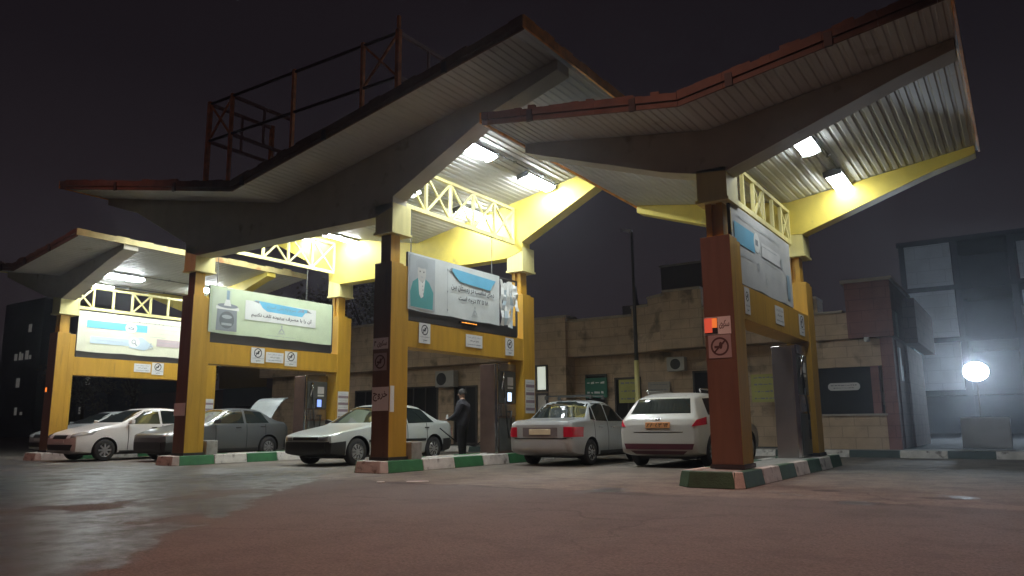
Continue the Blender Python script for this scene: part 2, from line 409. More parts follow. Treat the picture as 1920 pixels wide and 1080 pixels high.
slot = math_('MULTIPLY', rng(slot, .10, .05), math_('MULTIPLY', rng(X, -9.8, -10.0), rng(X, -17.5, -16.8)))
c_ = mixc(math_('MULTIPLY', slot, .9), c_, (.012, .011, .011))
# tyre tracks polished into the lanes
trk_ = math_('MULTIPLY', rng(math_('SINE', math_('MULTIPLY', math_('ADD', X, math_('MULTIPLY', n1, .5)), 3.9)), .55, .95, 0, .35), rng(noise(.5, 4), .40, .60))
c_ = mixc(trk_, c_, (.055, .047, .042))
# worn joint and cracks
band = rng(math_('ABSOLUTE', math_('ADD', joint, math_('MULTIPLY', math_('SUBTRACT', noise(4, 6), .5), .7))), .16, .03)
band = math_('MULTIPLY', band, rng(noise(.55, 3), .47, .53))
c_ = mixc(math_('MULTIPLY', band, .8), c_, (.022, .018, .016))
vo = N('ShaderNodeTexVoronoi'); vo.feature = 'DISTANCE_TO_EDGE'; vo.inputs['Scale'].default_value = .33
wv = N('ShaderNodeVectorMath'); wv.operation = 'ADD'; nv = N('ShaderNodeTexNoise'); nv.inputs['Scale'].default_value = 1.2; nv.inputs['Detail'].default_value = 5
L(co.outputs['Object'], nv.inputs['Vector']); L(co.outputs['Object'], wv.inputs[0]); L(nv.outputs['Color'], wv.inputs[1]); L(wv.outputs[0], vo.inputs['Vector'])
crk = math_('MULTIPLY', rng(vo.outputs[0], .010, .003), rng(noise(.4, 2), .46, .56))
c_ = mixc(math_('MULTIPLY', crk, .55), c_, (.02, .016, .014))
spots = rng(nm, .70, .74); c_ = mixc(math_('MULTIPLY', spots, .6), c_, (.03, .024, .022))
c_ = mixc(rng(n3, .42, .75, 0, .5), c_, (.26, .23, .20))
c_ = mixc(rng(noise(24, 6), .50, .72, 0, .65), c_, (.040, .034, .030))
c_ = mixc(rng(noise(2.1, 8, rough=.7), .48, .66, 0, .45), c_, (.050, .042, .037))
wetall = math_('MAXIMUM', wet, math_('MULTIPLY', pud, .8))
c_ = mixc(math_('MULTIPLY', wetall, .86), c_, (.020, .024, .030))
L(c_, b.inputs['Base Color'])
rgh = math_('SUBTRACT', .80, math_('MULTIPLY', wetall, .42)); rgh = math_('ADD', rgh, math_('MULTIPLY', math_('SUBTRACT', n2, .5), .18))
L(rgh, b.inputs['Roughness']); b.inputs['Specular IOR Level'].default_value = .5
bpn = N('ShaderNodeBump'); bpn.inputs['Distance'].default_value = .012
hh = math_('ADD', math_('MULTIPLY', n3, .6), math_('MULTIPLY', nm, .8)); L(hh, bpn.inputs['Height'])
L(math_('SUBTRACT', .55, math_('MULTIPLY', wetall, .38)), bpn.inputs['Strength']); L(bpn.outputs[0], b.inputs['Normal'])
tag(g.build('ground', m), kind='structure')

# kerb of the far pavement
k = MB()
yk = 20.7; x = -42.0; i = 0
prof = [(0, 0), (.06, .17), (.24, .17), (.24, 0)]
for a, b2, mi_ in [(-4.55, -3.75, 0), (-3.75, -2.62, 1), (-2.62, -1.62, 0), (-1.62, -.66, 1), (-.66, .35, 0), (.35, 1.3, 1), (1.3, 2.3, 0), (2.3, 3.3, 1), (3.3, 4.3, 0), (4.3, 5.3, 1)]:
    k.prism([(yk + p[0], p[1]) for p in prof], 'x', a + .006, b2 - .006, mi_)
xx = -4.55
while xx > -34: 
    k.prism([(yk + p[0], p[1]) for p in prof], 'x', xx - 1 + .006, xx - .006, 1 if i % 2 == 0 else 0); xx -= 1; i += 1
tag(k.build('kerb', [M['kwhite'], M['kdark']]), kind='structure')
pv = MB(); pv.box(-34, 40, 20.94, 22.6, -.2, .155)
tag(pv.build('pavement', M['conc']), kind='structure')
pv = MB(); pv.box(-34, 40, 22.6, 90, -.2, .12)
tag(pv.build('yard', mat('darkened_yard', (.014, .014, .015), .95, 0, .3, 3, spec=.1)), kind='structure')  # pavement colour darkened here to hold back the floodlight

# ================================================================== STATION CANOPIES
H = .228; D0, D1 = 11.01, 11.53; E0, E1 = 15.80, 16.33
def truss(mb, x, y0, y1, z0, z1, cells, th=.07):
    mb.bar((x, y0, z0), (x, y1, z0), .08, .09); mb.bar((x, y0, z1), (x, y1, z1), .08, .07)
    n = len(cells)
    for i in range(n + 1):
        y = y0 + (y1 - y0) * i / n; mb.bar((x, y, z0 + .045), (x, y, z1 - .035), .06, .06)
    for i, c in enumerate(cells):
        a = y0 + (y1 - y0) * i / n + .03; b2 = y0 + (y1 - y0) * (i + 1) / n - .03
        if c in 'Xf': mb.bar((x + .004, a, z0 + .04), (x + .004, b2, z1 - .03), .04, .045)
        if c in 'Xb': mb.bar((x - .004, a, z1 - .03), (x - .004, b2, z0 + .04), .04, .045)
def column(root, cx, y0, y1, ztop, zcap, zbeam, off, zb=.217, front=False):
    c = MB()
    # outer sheet cladding in two panels with a shadow gap
    c.box(cx - H, cx + H, y0, y1 - .17, zb, ztop); c.box(cx - H + .012, cx + H - .006, y1 - .168, y1, zb, ztop - .03)
    p = c.build('column', M['clad'], root, off, bevel=.006)
    if y0 == D0:
        fp = MB(); fp.box(cx - H + .003, cx - .001, y0 - .004, y0 + .02, zb + .062, ztop - .004); fp.box(cx - .001, cx + H - .003, y0 - .0055, y0 + .02, zb + .062, ztop - .004)
        split_build(fp, 'front_panel', M['panel_r'], p, off)
    s = MB()
    for sx in (-1, 1): s.box(cx - .02 + sx * .085 - .045, cx - .02 + sx * .085 + .045, y0 + .09, y0 + .36, ztop - .04, zcap)
    s.box(cx - .06, cx + .02, y0 + .16, y0 + .29, ztop - .04, zcap)
    s.build('shaft', M['clad'], p)
    if y0 == D0 and ztop > 4:
        sf = MB(); sf.box(cx - .151, cx + .111, y0 + .086, y0 + .094, ztop - .035, zcap - .05); sf.build('shaft_cover', M['panel_r'], p)
    q = MB(); q.box(cx - H - .005, cx + H + .005, y0 - .01, y1 + .02, zcap, zbeam)
    q.box(cx - H - .03, cx + H + .03, y0 - .035, y1 + .045, zcap - .045, zcap)
    q.build('capital', M['cream'], p)
    bz = MB(); bz.box(cx - H - .02, cx + H + .02, y0 - .02, y1 + .02, zb, zb + .06); bz.build('base_plate', M['steel_dark'], p)
    return p
def soffit_sheet(half, zv, slope, y0, y1, rib=.135, d=.017):
    """ribbed V shaped sheet: profile in x, extruded along y"""
    s = MB(); prof = []
    n = int(half / rib)
    pts = [0.0]
    xs = [0.0]
    prof.append((0, 0))
    x = .0
    while x < half - .001:
        x2 = min(x + rib, half)
        prof += [(x + rib * .48, 0), (x + rib * .60, d), (x + rib * .86, d), (x + rib * .98, 0)] if x2 < half else [(half, 0)]
        x = x2
    full = [(-a, b_) for a, b_ in reversed(prof[1:])] + prof
    th = .05
    lo = [(a, zv + slope * abs(a) + b_) for a, b_ in full]
    k = len(s.v)
    for y in (y0, y1): s.v += [(p[0], y, p[1]) for p in lo]
    nn = len(lo)
    for i in range(nn - 1): s.f.append((k + i, k + i + 1, k + nn + i + 1, k + nn + i)); s.mi.append(0)
    # thick deck on top of the sheet
    up = [(-half, zv + slope * half + .03), (0, zv + .03), (half, zv + slope * half + .03), (half, zv + slope * half + .13), (0, zv + .13), (-half, zv + slope * half + .13)]
    s.prism(up[:], 'y', y0 + .01, y1 - .01, 1)
    return s
def fascia_part(root, half, zv, slope, y0, y1, lo, hi, mats, seed, off=(0, 0, 0)):
    rr = random.Random(seed); f = MB()
    for sx in (-1, 1):
        n = 26; x = 0.0
        for i in range(n):
            a = half * i / n; b2 = half * (i + 1) / n
            za, zb2 = zv + slope * a, zv + slope * b2
            j = rr.uniform(-.018, .02) + (.03 if rr.random() < .12 else 0); gp = .004 if i % 5 == 0 else 0
            mid = (lo * .45 + hi * .55) * .5
            xs = [sx * (a + gp), sx * b2]
            if sx < 0: xs = xs[::-1]; za, zb2 = zb2, za
            f.hexa([(xs[0], y0 - .03, za + lo), (xs[1], y0 - .03, zb2 + lo), (xs[1], y0, zb2 + lo), (xs[0], y0, za + lo)],
                   [(xs[0], y0 - .03, za + mid - .008), (xs[1], y0 - .03, zb2 + mid - .008), (xs[1], y0, zb2 + mid - .008), (xs[0], y0, za + mid - .008)], 0)
            f.hexa([(xs[0], y0 - .05, za + mid), (xs[1], y0 - .05, zb2 + mid), (xs[1], y0, zb2 + mid), (xs[0], y0, za + mid)],
                   [(xs[0], y0 - .05, za + hi + j), (xs[1], y0 - .05, zb2 + hi + j), (xs[1], y0, zb2 + hi + j), (xs[0], y0, za + hi + j)], 0)
    o1 = f.build('fascia', mats[0], root, off)
    for sx in (-1, 1):
        f = MB(); z = zv + slope * half; n = 22
        for i in range(n):
            a = y0 - .05 + (y1 - y0 + .05) * i / n; b2 = y0 - .05 + (y1 - y0 + .05) * (i + 1) / n
            j = rr.uniform(-.02, .022) + (.045 if rr.random() < .25 else 0)
            x0, x1 = sorted((sx * half, sx * (half + .035)))
            f.box(x0, x1, a, b2, z + lo * .55, z + hi * .9 + j)
        f.build('edge_flashing', mats[1], root, off)
        # brackets / gutter pieces
    gb = MB()
    for xg in ([-.62, -.28, .05, .38, .78] if half > 5 else [-.72, -.2, .22, .6]):
        x = xg * half; z = zv + slope * abs(x); gb.box(x - .05, x + .05, y0 - .075, y0 - .03, z + lo - .02, z + hi * .7)
    split_build(gb, 'gutter_bracket', M['steel_dark'], root, off)
def beam_poly(root, polys, y0, y1, mat_, name='roof_beam'):
    f = MB()
    for p in polys: f.prism(p, 'y', y0, y1)
    return f.build(name, mat_, root, bevel=.008)
def small_canopy(cx, ymax, fm, label, seed):
    root = empty('station_canopy', (cx, 0, 0))
    zv, sl, half = 5.33, .152, 3.40
    for y0, y1 in ((D0, D1), (E0, E1)): column(root, 0, y0, y1, 3.64, 4.22, 4.70, (0, 0, 0))
    soffit_sheet(half, zv, sl, 9.76, ymax).build('roof', [M['soffit'], M['rooftop']], root, fix=False)
    fascia_part(root, half, zv, sl, 9.76, ymax, -.07, .14, fm, seed)
    z = lambda x: zv + sl * abs(x) - .004
    for y0, y1, mt in ((11.0, 11.42, M['fbeam']), (15.78, 16.12, M['ybeam'])):
        P = [(-3.36, 5.66), (-.80, 4.80), (-.24, 4.66), (.24, 4.62), (2.64, 5.47), (3.36, 5.68), (3.36, z(3.36)), (0, z(0)), (-3.36, z(-3.36))]
        beam_poly(root, [P], y0, y1, mt)
    tb = MB(); truss(tb, -.02, 11.45, 15.76, 4.46, 5.11, 'XooXooX'); tb.build('truss', M['cream'], root)
    lb = MB(); lb.box(-.215, .216, D1 + .001, E0 - .001, 2.42, 2.955); lb.build('lintel', M['clad'], root, bevel=.006)
    tag(root, label, 'station canopy', 'butterfly roofed canopies over the pump islands')
    return root
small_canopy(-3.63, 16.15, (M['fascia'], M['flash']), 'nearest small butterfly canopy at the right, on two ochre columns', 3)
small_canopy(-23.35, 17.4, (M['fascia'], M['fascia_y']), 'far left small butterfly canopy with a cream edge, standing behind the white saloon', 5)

CX = -13.64
root = empty('station_canopy', (CX, 0, 0))
tag(root, 'large central canopy with a wide V roof on four ochre columns', 'station canopy', 'butterfly roofed canopies over the pump islands')
for cx in (-3.25, 3.25):
    for y0, y1 in ((D0, D1), (E0, E1)): column(root, cx, y0, y1, 4.09, 4.72, 5.3, (0, 0, 0))
zv, sl, half = 5.88, .190, 7.45
soffit_sheet(half, zv, sl, 9.76, 16.9).build('roof', [M['soffit'], M['rooftop']], root, fix=False)
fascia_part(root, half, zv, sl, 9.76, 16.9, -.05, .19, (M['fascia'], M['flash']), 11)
zc = lambda x: zv + sl * abs(x) - .004
for y0, y1, mt in ((11.0, 11.42, M['fbeam']), (15.78, 16.15, M['ybeam'])):
    xs = 7.35
    P = [(-xs, 7.08), (-5.82, 6.60), (-3.48, 5.42), (-3.48, 5.2), (-3.0, 5.05), (3.0, 5.05), (3.48, 5.2), (3.48, 5.42), (5.82, 6.60), (xs, 7.08), (xs, zc(xs)), (0, zc(0)), (-xs, zc(xs))]
    beam_poly(root, [P], y0, y1, mt)
for cx, cells in ((3.24, 'XXXXX'), (-3.26, 'bfXXX')):
    tb = MB(); truss(tb, cx, 11.45, 15.76, 5.42, 6.30, cells); tb.build('truss', M['cream'], root)
    lb = MB(); lb.box(cx - .205, cx + .226, D1 + .001, E0 - .001, 2.42, 2.955); lb.build('lintel', M['clad'], root, bevel=.006)

# ------------------------------------------------------------------ pump islands
def island(cx, ya, yb, label, first, gm='kgreen'):
    root = empty('pump_island', (cx, 0, 0)); w_ = .49; ch = .22; h = .217
    outl = [(-w_ + ch, ya), (w_ - ch * .5, ya), (w_, ya + ch * .6), (w_, yb - ch), (w_ - ch, yb), (-w_ + ch, yb), (-w_, yb - ch), (-w_, ya + ch)]
    # walk the outline and cut it into painted stones
    pts = outl + [outl[0]]
    segs = []
    for i in range(len(outl)):
        p, q = Vector(pts[i]), Vector(pts[i + 1]); n = max(1, round((q - p).length / .93))
        for j in range(n): segs.append((p + (q - p) * j / n, p + (q - p) * (j + 1) / n))
    cen = Vector((0, (ya + yb) / 2))
    def inset(p, d):
        q = Vector(p); q.x -= math.copysign(min(d, abs(q.x)), q.x); q.y += d if q.y < cen.y else -d
        return q
    for i, (p, q) in enumerate(segs):
        e = (q - p).normalized() * .005; p2, q2 = p + e, q - e
        def ins(a, b2, d):
            nrm = Vector((-(b2 - a).y, (b2 - a).x)).normalized() * d; return a + nrm, b2 + nrm
        a1, b1 = ins(p2, q2, .045); a2, b2 = ins(p2, q2, .17)
        sh = (q2 - p2).normalized() * min(.05, (q2 - p2).length * .18)
        s = MB(); s.hexa([(*p2, 0), (*q2, 0), (*(b2 - sh), 0), (*(a2 + sh), 0)], [(*a1, h), (*b1, h), (*(b2 - sh), h), (*(a2 + sh), h)])
        colr = first[i % len(first)] if i < len(first) else ('g' if (i + (first[-1] == 'g')) % 2 else 'w')
        o = s.build('kerb_stone', M[gm] if colr == 'g' else M['kwhite'], root, bevel=.012)
    s = MB(); s.prism([(p[0] * .88, cen.y + (p[1] - cen.y) * .985) for p in outl], 'z', .001, h - .012)
    s.build('slab', M['conc'], root)
    tag(root, label, 'pump island', 'raised pump islands with painted kerbs')
island(-3.66, 10.2, 16.94, 'pump island with green and white kerb under the nearest column', 'gwgwgwgwgwgww', 'kgreen2')
island(-10.39, 10.62, 17.0, 'pump island with bright green and white kerb beside the boxy silver saloon', 'wwgwgwgwgwgww')
island(-16.89, 10.62, 16.6, 'pump island with green and white kerb right of the dark grey car', 'wwgwgwgwgwgww')
island(-23.35, 10.62, 16.6, 'pump island at the far left beside the nose of the white saloon', 'wwwgwgwgwgwww')

# ------------------------------------------------------------------ canopy lights
lights = [(-2.60, 12.58, 0, 'first, nearer tube light under the right hand canopy'), (-2.54, 15.24, 0, 'second, further tube light under the right hand canopy, by its rear beam'),
          (-4.7, 12.5, 0, 'tube light hidden over the left wing of the right hand canopy'),
          (-9.21, 12.48, 1, 'tube light on the right wing of the central canopy just behind its front beam'), (-9.27, 15.07, 1, 'tube light on the central canopy right beside its bright yellow rear beam'),
          (-11.38, 15.32, 1, 'tube light seen through the truss of the central canopy'), (-11.4, 12.5, 1, 'tube light hidden above a capital of the central canopy'),
          (-16.05, 15.2, 1, 'tube light flaring against the yellow beam above the cartoonless gas banner'), (-18.05, 15.6, 1, 'smaller looking tube light peeping over the left end of the yellow truss'),
          (-15.9, 12.5, 1, 'tube light hidden behind the dark front beam left of centre'), (-18.1, 12.4, 1, 'tube light hidden behind the front beam above the dark grey car'),
          (-22.42, 12.39, 2, 'tube light on the far left canopy above the white saloon'), (-22.38, 15.4, 2, 'tube light just right of the far left column of the central canopy'),
          (-24.3, 12.5, 2, 'tube light hidden over the left wing of the far left canopy')]
lights[7] = (*lights[7][:3], 'tube light flaring against the yellow beam above the pale green banner')
def zsof(x, k): return (5.88 + .19 * abs(x - CX)) if k == 1 else 5.33 + .152 * abs(x - (-3.63 if k == 0 else -23.35))
M['tube2'] = emis('old_lamp_diffuser', (.92, .97, 1.0), LAMP_L * .30)
proto = None
lights.sort(key=lambda q: -q[2])
for x, y, kd, lab in lights:
    sgn = 1 if x > {0: -3.63, 1: CX, 2: -23.35}[kd] else -1
    tilt = math.atan(.19 if kd == 1 else .152) * sgn
    if proto is None:
        proto = empty('canopy_light')
        hb = MB(); hb.prism([(-.11, .0), (.11, .0), (.16, -.06), (-.16, -.06)], 'y', -.62, .62); hb.build('housing', M['white'], proto, bevel=.008)
        tb = MB(); tb.prism([(-.15, -.062), (.15, -.062), (.11, -.115), (.05, -.13), (-.05, -.13), (-.11, -.115)], 'y', -.59, .59); tb.build('diffuser', M['tube'], proto)
        dim_tube = proto.children[-1].data if False else [c for c in bpy.data.objects if c.name == 'diffuser'][0].data.copy(); dim_tube.materials[0] = M['tube2']
        for sx in (-1, 1):
            bk = MB(); bk.box(-.16, .16, sx * .62 - .015, sx * .62 + .015, -.12, 0); bk.build('end_cap', M['greyp'], proto)
        o = proto
    else: o = copy_tree(proto)
    if kd == 0:
        for ch in o.children:
            if ch.name.startswith('diffuser'): ch.data = dim_tube
    o.location = (x, y, zsof(x, kd) - .012); o.rotation_euler = (0, -tilt, 0)
    tag(o, lab, 'light', 'tube lights under the canopies')

# conduits that feed the lights, clipped under the soffits
for cnp, xs_, k_ in ((-3.63, (-2.42, -4.55), 0), (CX, (-9.05, -11.2, -15.85, -18.3), 1), (-23.35, (-22.24, -24.45), 2)):
    rt_ = [o for o in bpy.data.objects if o.name.startswith('station_canopy') and abs(o.location.x - cnp) < .1][0]
    for xc in xs_:
        cb = MB(); z = zsof(xc, k_) - .03; cb.cyl((xc - cnp, 11.46, z), (xc - cnp, 15.74, z), .016, 8)
        for yy in (12.0, 13.8, 15.0): cb.box(xc - cnp - .035, xc - cnp + .035, yy - .015, yy + .015, z - .02, z + .03)
        cb.build('conduit', M['greyp'], rt_)

# ================================================================== BANNERS
blue = flat('print_blue', (.16, .50, .72)); teal = flat('print_teal', (.10, .36, .36)); lgreen = flat('print_pale_green', (.62, .72, .50))
cream_p = flat('print_cream', (.78, .78, .58)); lblue = flat('print_pale_blue', (.58, .70, .76)); pinkp = flat('print_dusty_pink', (.56, .46, .46))
gpr = flat('print_grey', (.28, .31, .33)); gpr2 = flat('print_mid_grey', (.42, .46, .47)); wh = flat('print_white', (.80, .82, .78)); rd = flat('print_red', (.55, .10, .10)); yel = flat('print_yellow', (.74, .72, .30))
def emblem(c, u, v, s, m):
    c.ell(u, v + s * .75, s * .10, s * .16, m, 12); c.poly([(u - s * .06, v + s * .55), (u + s * .06, v + s * .55), (u + s * .42, v + s * .1), (u + s * .28, v + s * .1), (u, v + s * .42), (u - s * .28, v + s * .1), (u - s * .42, v + s * .1)], m)
    c.rect(u - s * .45, u + s * .45, v - s * .02, v + s * .04, m); c.scrib(u - s * .55, u + s * .55, v - s * .12, s * .1, m, 5)
def banner(cx, z0, z1, y0, y1, label, kind):
    x = cx + .24
    root = empty('banner', (cx, y0, z0)); off = (cx, y0, z0); W, Hh = y1 - y0, z1 - z0
    fr = MB(); fr.box(x - .06, x - .02, y0 + .02, y1 + .03, 2.96, 3.0); fr.box(x - .05, x - .03, y0 + .03, y1, 3.0, z0 + .05); fr.bar((x - .04, y0 + .02, 2.99), (x - .04, y0 + .02, z1), .04); fr.bar((x - .04, y1 + .04, 2.99), (x - .04, y1 + .04, z1), .04); fr.bar((x - .04, y0, z1 - .02), (x - .04, y1 + .06, z1 - .02), .04)
    fr.build('frame', M['steel_dark'], root, off)
    rr = random.Random(kind)
    wav = lambda u, v: .0035 * math.sin(u * 3.1 + kind) * math.sin(v * 2.4 + 1) + .002 * math.sin(u * 9 + v * 5)
    sh = MB(); nu, nv_ = 40, 8; We = W - (.75 if kind == 2 else 0)
    for i in range(nu):
        for j in range(nv_):
            def P(a, c_): u = We * a / nu; v = Hh * c_ / nv_; sag = (-.02 * abs(math.sin(u * 2.2))) if c_ == 0 else 0; return (x + wav(u, v), y0 + u, z0 + v + sag)
            sh.face([P(i, j), P(i + 1, j), P(i + 1, j + 1), P(i, j + 1)])
    base = {1: lgreen, 2: flat('banner_cloth', (.68, .72, .70)), 3: cream_p, 4: flat('banner_cloth_dusty', (.56, .57, .56))}[kind]
    sh.build('sheet', base, root, off, smooth=True, fix=False)
    c = Canvas((x + .007, y0, z0), (0, 1, 0), (0, 0, 1), (1, 0, 0), None)
    if kind == 1:      # stove / gas saving banner
        c.rect(.06, .62, .03, 1.1, flat('print_mist', (.60, .68, .52)))
        c.rect(1.05, 3.45, .42, .93, wh); c.poly([(1.32, .96), (3.15, .90), (3.22, .84), (3.05, .80), (2.95, .68), (1.75, .70), (1.6, .78), (1.5, .90)], blue)
        c.poly([(1.28, .93), (1.48, .955), (1.48, .88)], gpr); c.poly([(3.12, .90), (3.12, .82), (3.3, .82)], gpr)
        c.text('گاز', 2.78, 3.02, .80, .88, rd, .0); c.text('سرمایه ملی است', 1.75, 2.72, .77, .885, gpr, .0)
        c.text('آن را با مصرف بیهوده تلف نکنیم', 1.25, 3.30, .49, .64, M['ink'], .02)
        c.poly([(.20, .06), (.82, .06), (.80, .62), (.22, .62)], gpr); c.ell(.51, .34, .22, .22, flat('print_dark_grey', (.16, .18, .19))); c.rect(.36, .66, .20, .26, gpr2); c.ell(.51, .42, .15, .05, gpr2)
        c.rect(.18, .86, .60, .68, wh); c.ell(.52, .70, .30, .06, gpr); c.poly([(.40, .70), (.62, .70), (.56, .88), (.50, .92), (.45, .86)], wh); c.rect(.47, .56, .86, 1.10, flat('print_bluegrey', (.30, .42, .50)))
        emblem(c, 2.25, .16, .24, gpr2); c.scrib(1.75, 2.75, .06, .025, gpr2, 3)
    if kind == 2:      # winter temperature banner
        c.rect(.03, .85, .03, 1.14, flat('print_pale_grey', (.46, .50, .51))); 
        c.poly([(.08, .06), (.78, .06), (.80, .42), (.66, .62), (.50, .70), (.34, .70), (.14, .58), (.06, .36)], teal)
        c.poly([(.30, .72), (.54, .72), (.47, .30), (.40, .26), (.34, .34)], wh)
        c.ell(.42, .80, .135, .20, flat('print_face', (.62, .62, .58))); c.ell(.42, .99, .19, .10, gpr2); c.rect(.24, .60, .90, .97, gpr2); c.ell(.36, .82, .015, .02, M['ink'], 8); c.ell(.48, .82, .015, .02, M['ink'], 8); c.rect(.38, .46, .70, .715, gpr2)
        for q in range(5): c.ell(.44 + .008 * q, .60 - .08 * q, .012, .014, M['inkgrey'], 8)
        c.line((1.27, .06), (1.27, 1.05), .008, gpr)
        for v in (.12, .52, 1.0): c.ell(1.27, v, .02, .025, gpr, 8)
        c.poly([(1.38, 1.07), (3.1, 1.02), (2.95, .88), (2.86, .76), (1.72, .80), (1.52, .92)], blue)
        c.poly([(1.32, 1.03), (1.45, 1.07), (1.42, .98)], gpr)
        c.text('دمای مناسب در زمستان بین', 1.40, 3.02, .575, .74, M['ink'], .02); c.text('۱۸ تا ۲۲ درجه است', 1.66, 2.78, .36, .50, M['ink'], .02)
        emblem(c, 2.26, .10, .24, gpr2)
    if kind == 3:      # contact routes banner
        c.scrib(.35, 3.7, 1.02, .05, M['inkgrey'], 8)
        c.rect(.25, 2.15, .72, .94, blue); c.rect(.38, 1.6, .25, .46, lblue); c.rect(2.5, 3.7, .32, .55, pinkp); c.poly([(1.6, .46), (2.0, .56), (2.4, .30), (2.1, .15), (1.6, .20)], lblue)
        for u, v in ((1.62, .82), (1.75, .38), (3.62, .72), (3.75, .36)): c.ell(u, v, .19, .16, wh)
        c.rect(1.52, 1.72, .77, .87, gpr); c.line((1.52, .87), (1.62, .81), .02, wh); c.line((1.72, .87), (1.62, .81), .02, wh)
        c.ring(1.73, .40, .05, .07, gpr); c.line((1.78, .35), (1.84, .28), .025, gpr)
        c.rect(3.56, 3.68, .62, .82, gpr); c.rect(3.58, 3.66, .655, .785, wh); c.poly([(3.66, .45), (3.71, .46), (3.72, .40), (3.80, .30), (3.85, .32), (3.84, .27), (3.78, .25), (3.68, .36)], gpr)
        for q, (u0, u1, v) in enumerate(((2.5, 3.3, .86), (2.5, 3.3, .72), (.25, .95, .60), (2.2, 2.8, .60), (.5, 1.4, .36), (2.6, 3.3, .44))): c.scrib(u0, u1, v, .03, gpr2, q)
        emblem(c, 2.30, .22, .20, gpr2)
    if kind == 4:      # blurred contact banner on the right hand canopy
        c.rect(.10, 1.15, .60, .93, blue); c.ell(1.28, .80, .17, .17, wh); c.rect(1.2, 1.36, .75, .85, gpr)
        c.rect(1.55, 2.7, .62, .86, flat('print_fog', (.74, .75, .74))); c.scrib(.35, 1.0, .45, .04, gpr2, 1); c.scrib(1.6, 2.5, .80, .035, gpr2, 2); c.scrib(1.6, 2.5, .58, .035, gpr2, 3); c.scrib(.2, 2.8, 1.05, .04, gpr2, 4)
        c.ring(1.30, .40, .05, .07, gpr2); c.rect(2.75, 2.86, .62, .80, gpr2); c.rect(3.1, 3.3, .10, .55, flat('print_bluegrey', (.30, .42, .50))); c.scrib(2.0, 2.7, .34, .03, gpr2, 9); emblem(c, 1.75, .18, .2, gpr2)
    c.build('print', root, off)
    if kind == 2:      # torn right hand end: hanging strips
        f = MB(); rr = random.Random(4)
        y = y0 + We
        for i in range(9):
            a = y + i * .075; zt = z1 - .04 - rr.uniform(0, .12) - i * .008; zb2 = z0 + rr.uniform(-.05, .45) if i < 6 else z0 + rr.uniform(.3, .6); wd = .11
            k = 6; px = x + .02
            pr = [(px + rr.uniform(-.02, .05), a + rr.uniform(-.03, .03) , zt + (zb2 - zt) * q / k, wd * rr.uniform(.5, 1.2)) for q in range(k + 1)]
            for q in range(k):
                A, B = pr[q], pr[q + 1]; f.face([(A[0], A[1], A[2]), (A[0] + .02, A[1] + A[3], A[2] - .01), (B[0] + .02, B[1] + B[3], B[2] - .01), (B[0], B[1], B[2])], rr.choice([0, 0, 1, 2]) if i in (1, 2, 5) else 0)
        f.build('torn_strip', [wh, flat('print_pale_blue', (.58, .70, .76)), gpr2], root, off, smooth=True, fix=False)
        e_ = MB(); e_.box(x - .04, x + .02, y0 + 1.75, y0 + 2.35, 3.075, 3.125, 0)
        led = e_.build('led_strip', M['blackp'], root, off)
        lc = Canvas((x + .02, y0 + 1.75, 3.075), (0, 1, 0), (0, 0, 1), (1, 0, 0)); lc.scrib(.02, .58, .024, .028, M['led'], 4); lc.build('led_text', led, off)
    if cx != -23.35 or True:
        for yy in ((y0 + .35, y0 + 3.3) if kind != 3 else (y0 + .9,)):
            if kind == 4: continue
            w2 = MB(); w2.cyl((cx, yy, z1 - .03), (cx, yy, (5.38 if kind in (1, 2) else 4.42)), .012, 6); w2.build('hanging_rod', M['greyp'], root, off)
    tag(root, label, 'banner', 'printed banners hung above the lintels')
banner(-10.39, 3.19, 4.37, 11.48, 15.50, 'white torn banner with a figure in a teal coat and a blue ribbon', 2)
banner(-16.89, 3.21, 4.38, 11.45, 15.52, 'pale green banner with a grey stove drawing and one long Persian line', 1)
banner(-23.35, 3.14, 4.33, 11.55, 15.6, 'cream banner with a blue bar, envelope and telephone symbols on the far left canopy', 3)
banner(-3.66, 2.99, 4.19, 11.20, 14.70, 'greyish banner with a light blue block on the nearest right hand canopy', 4)

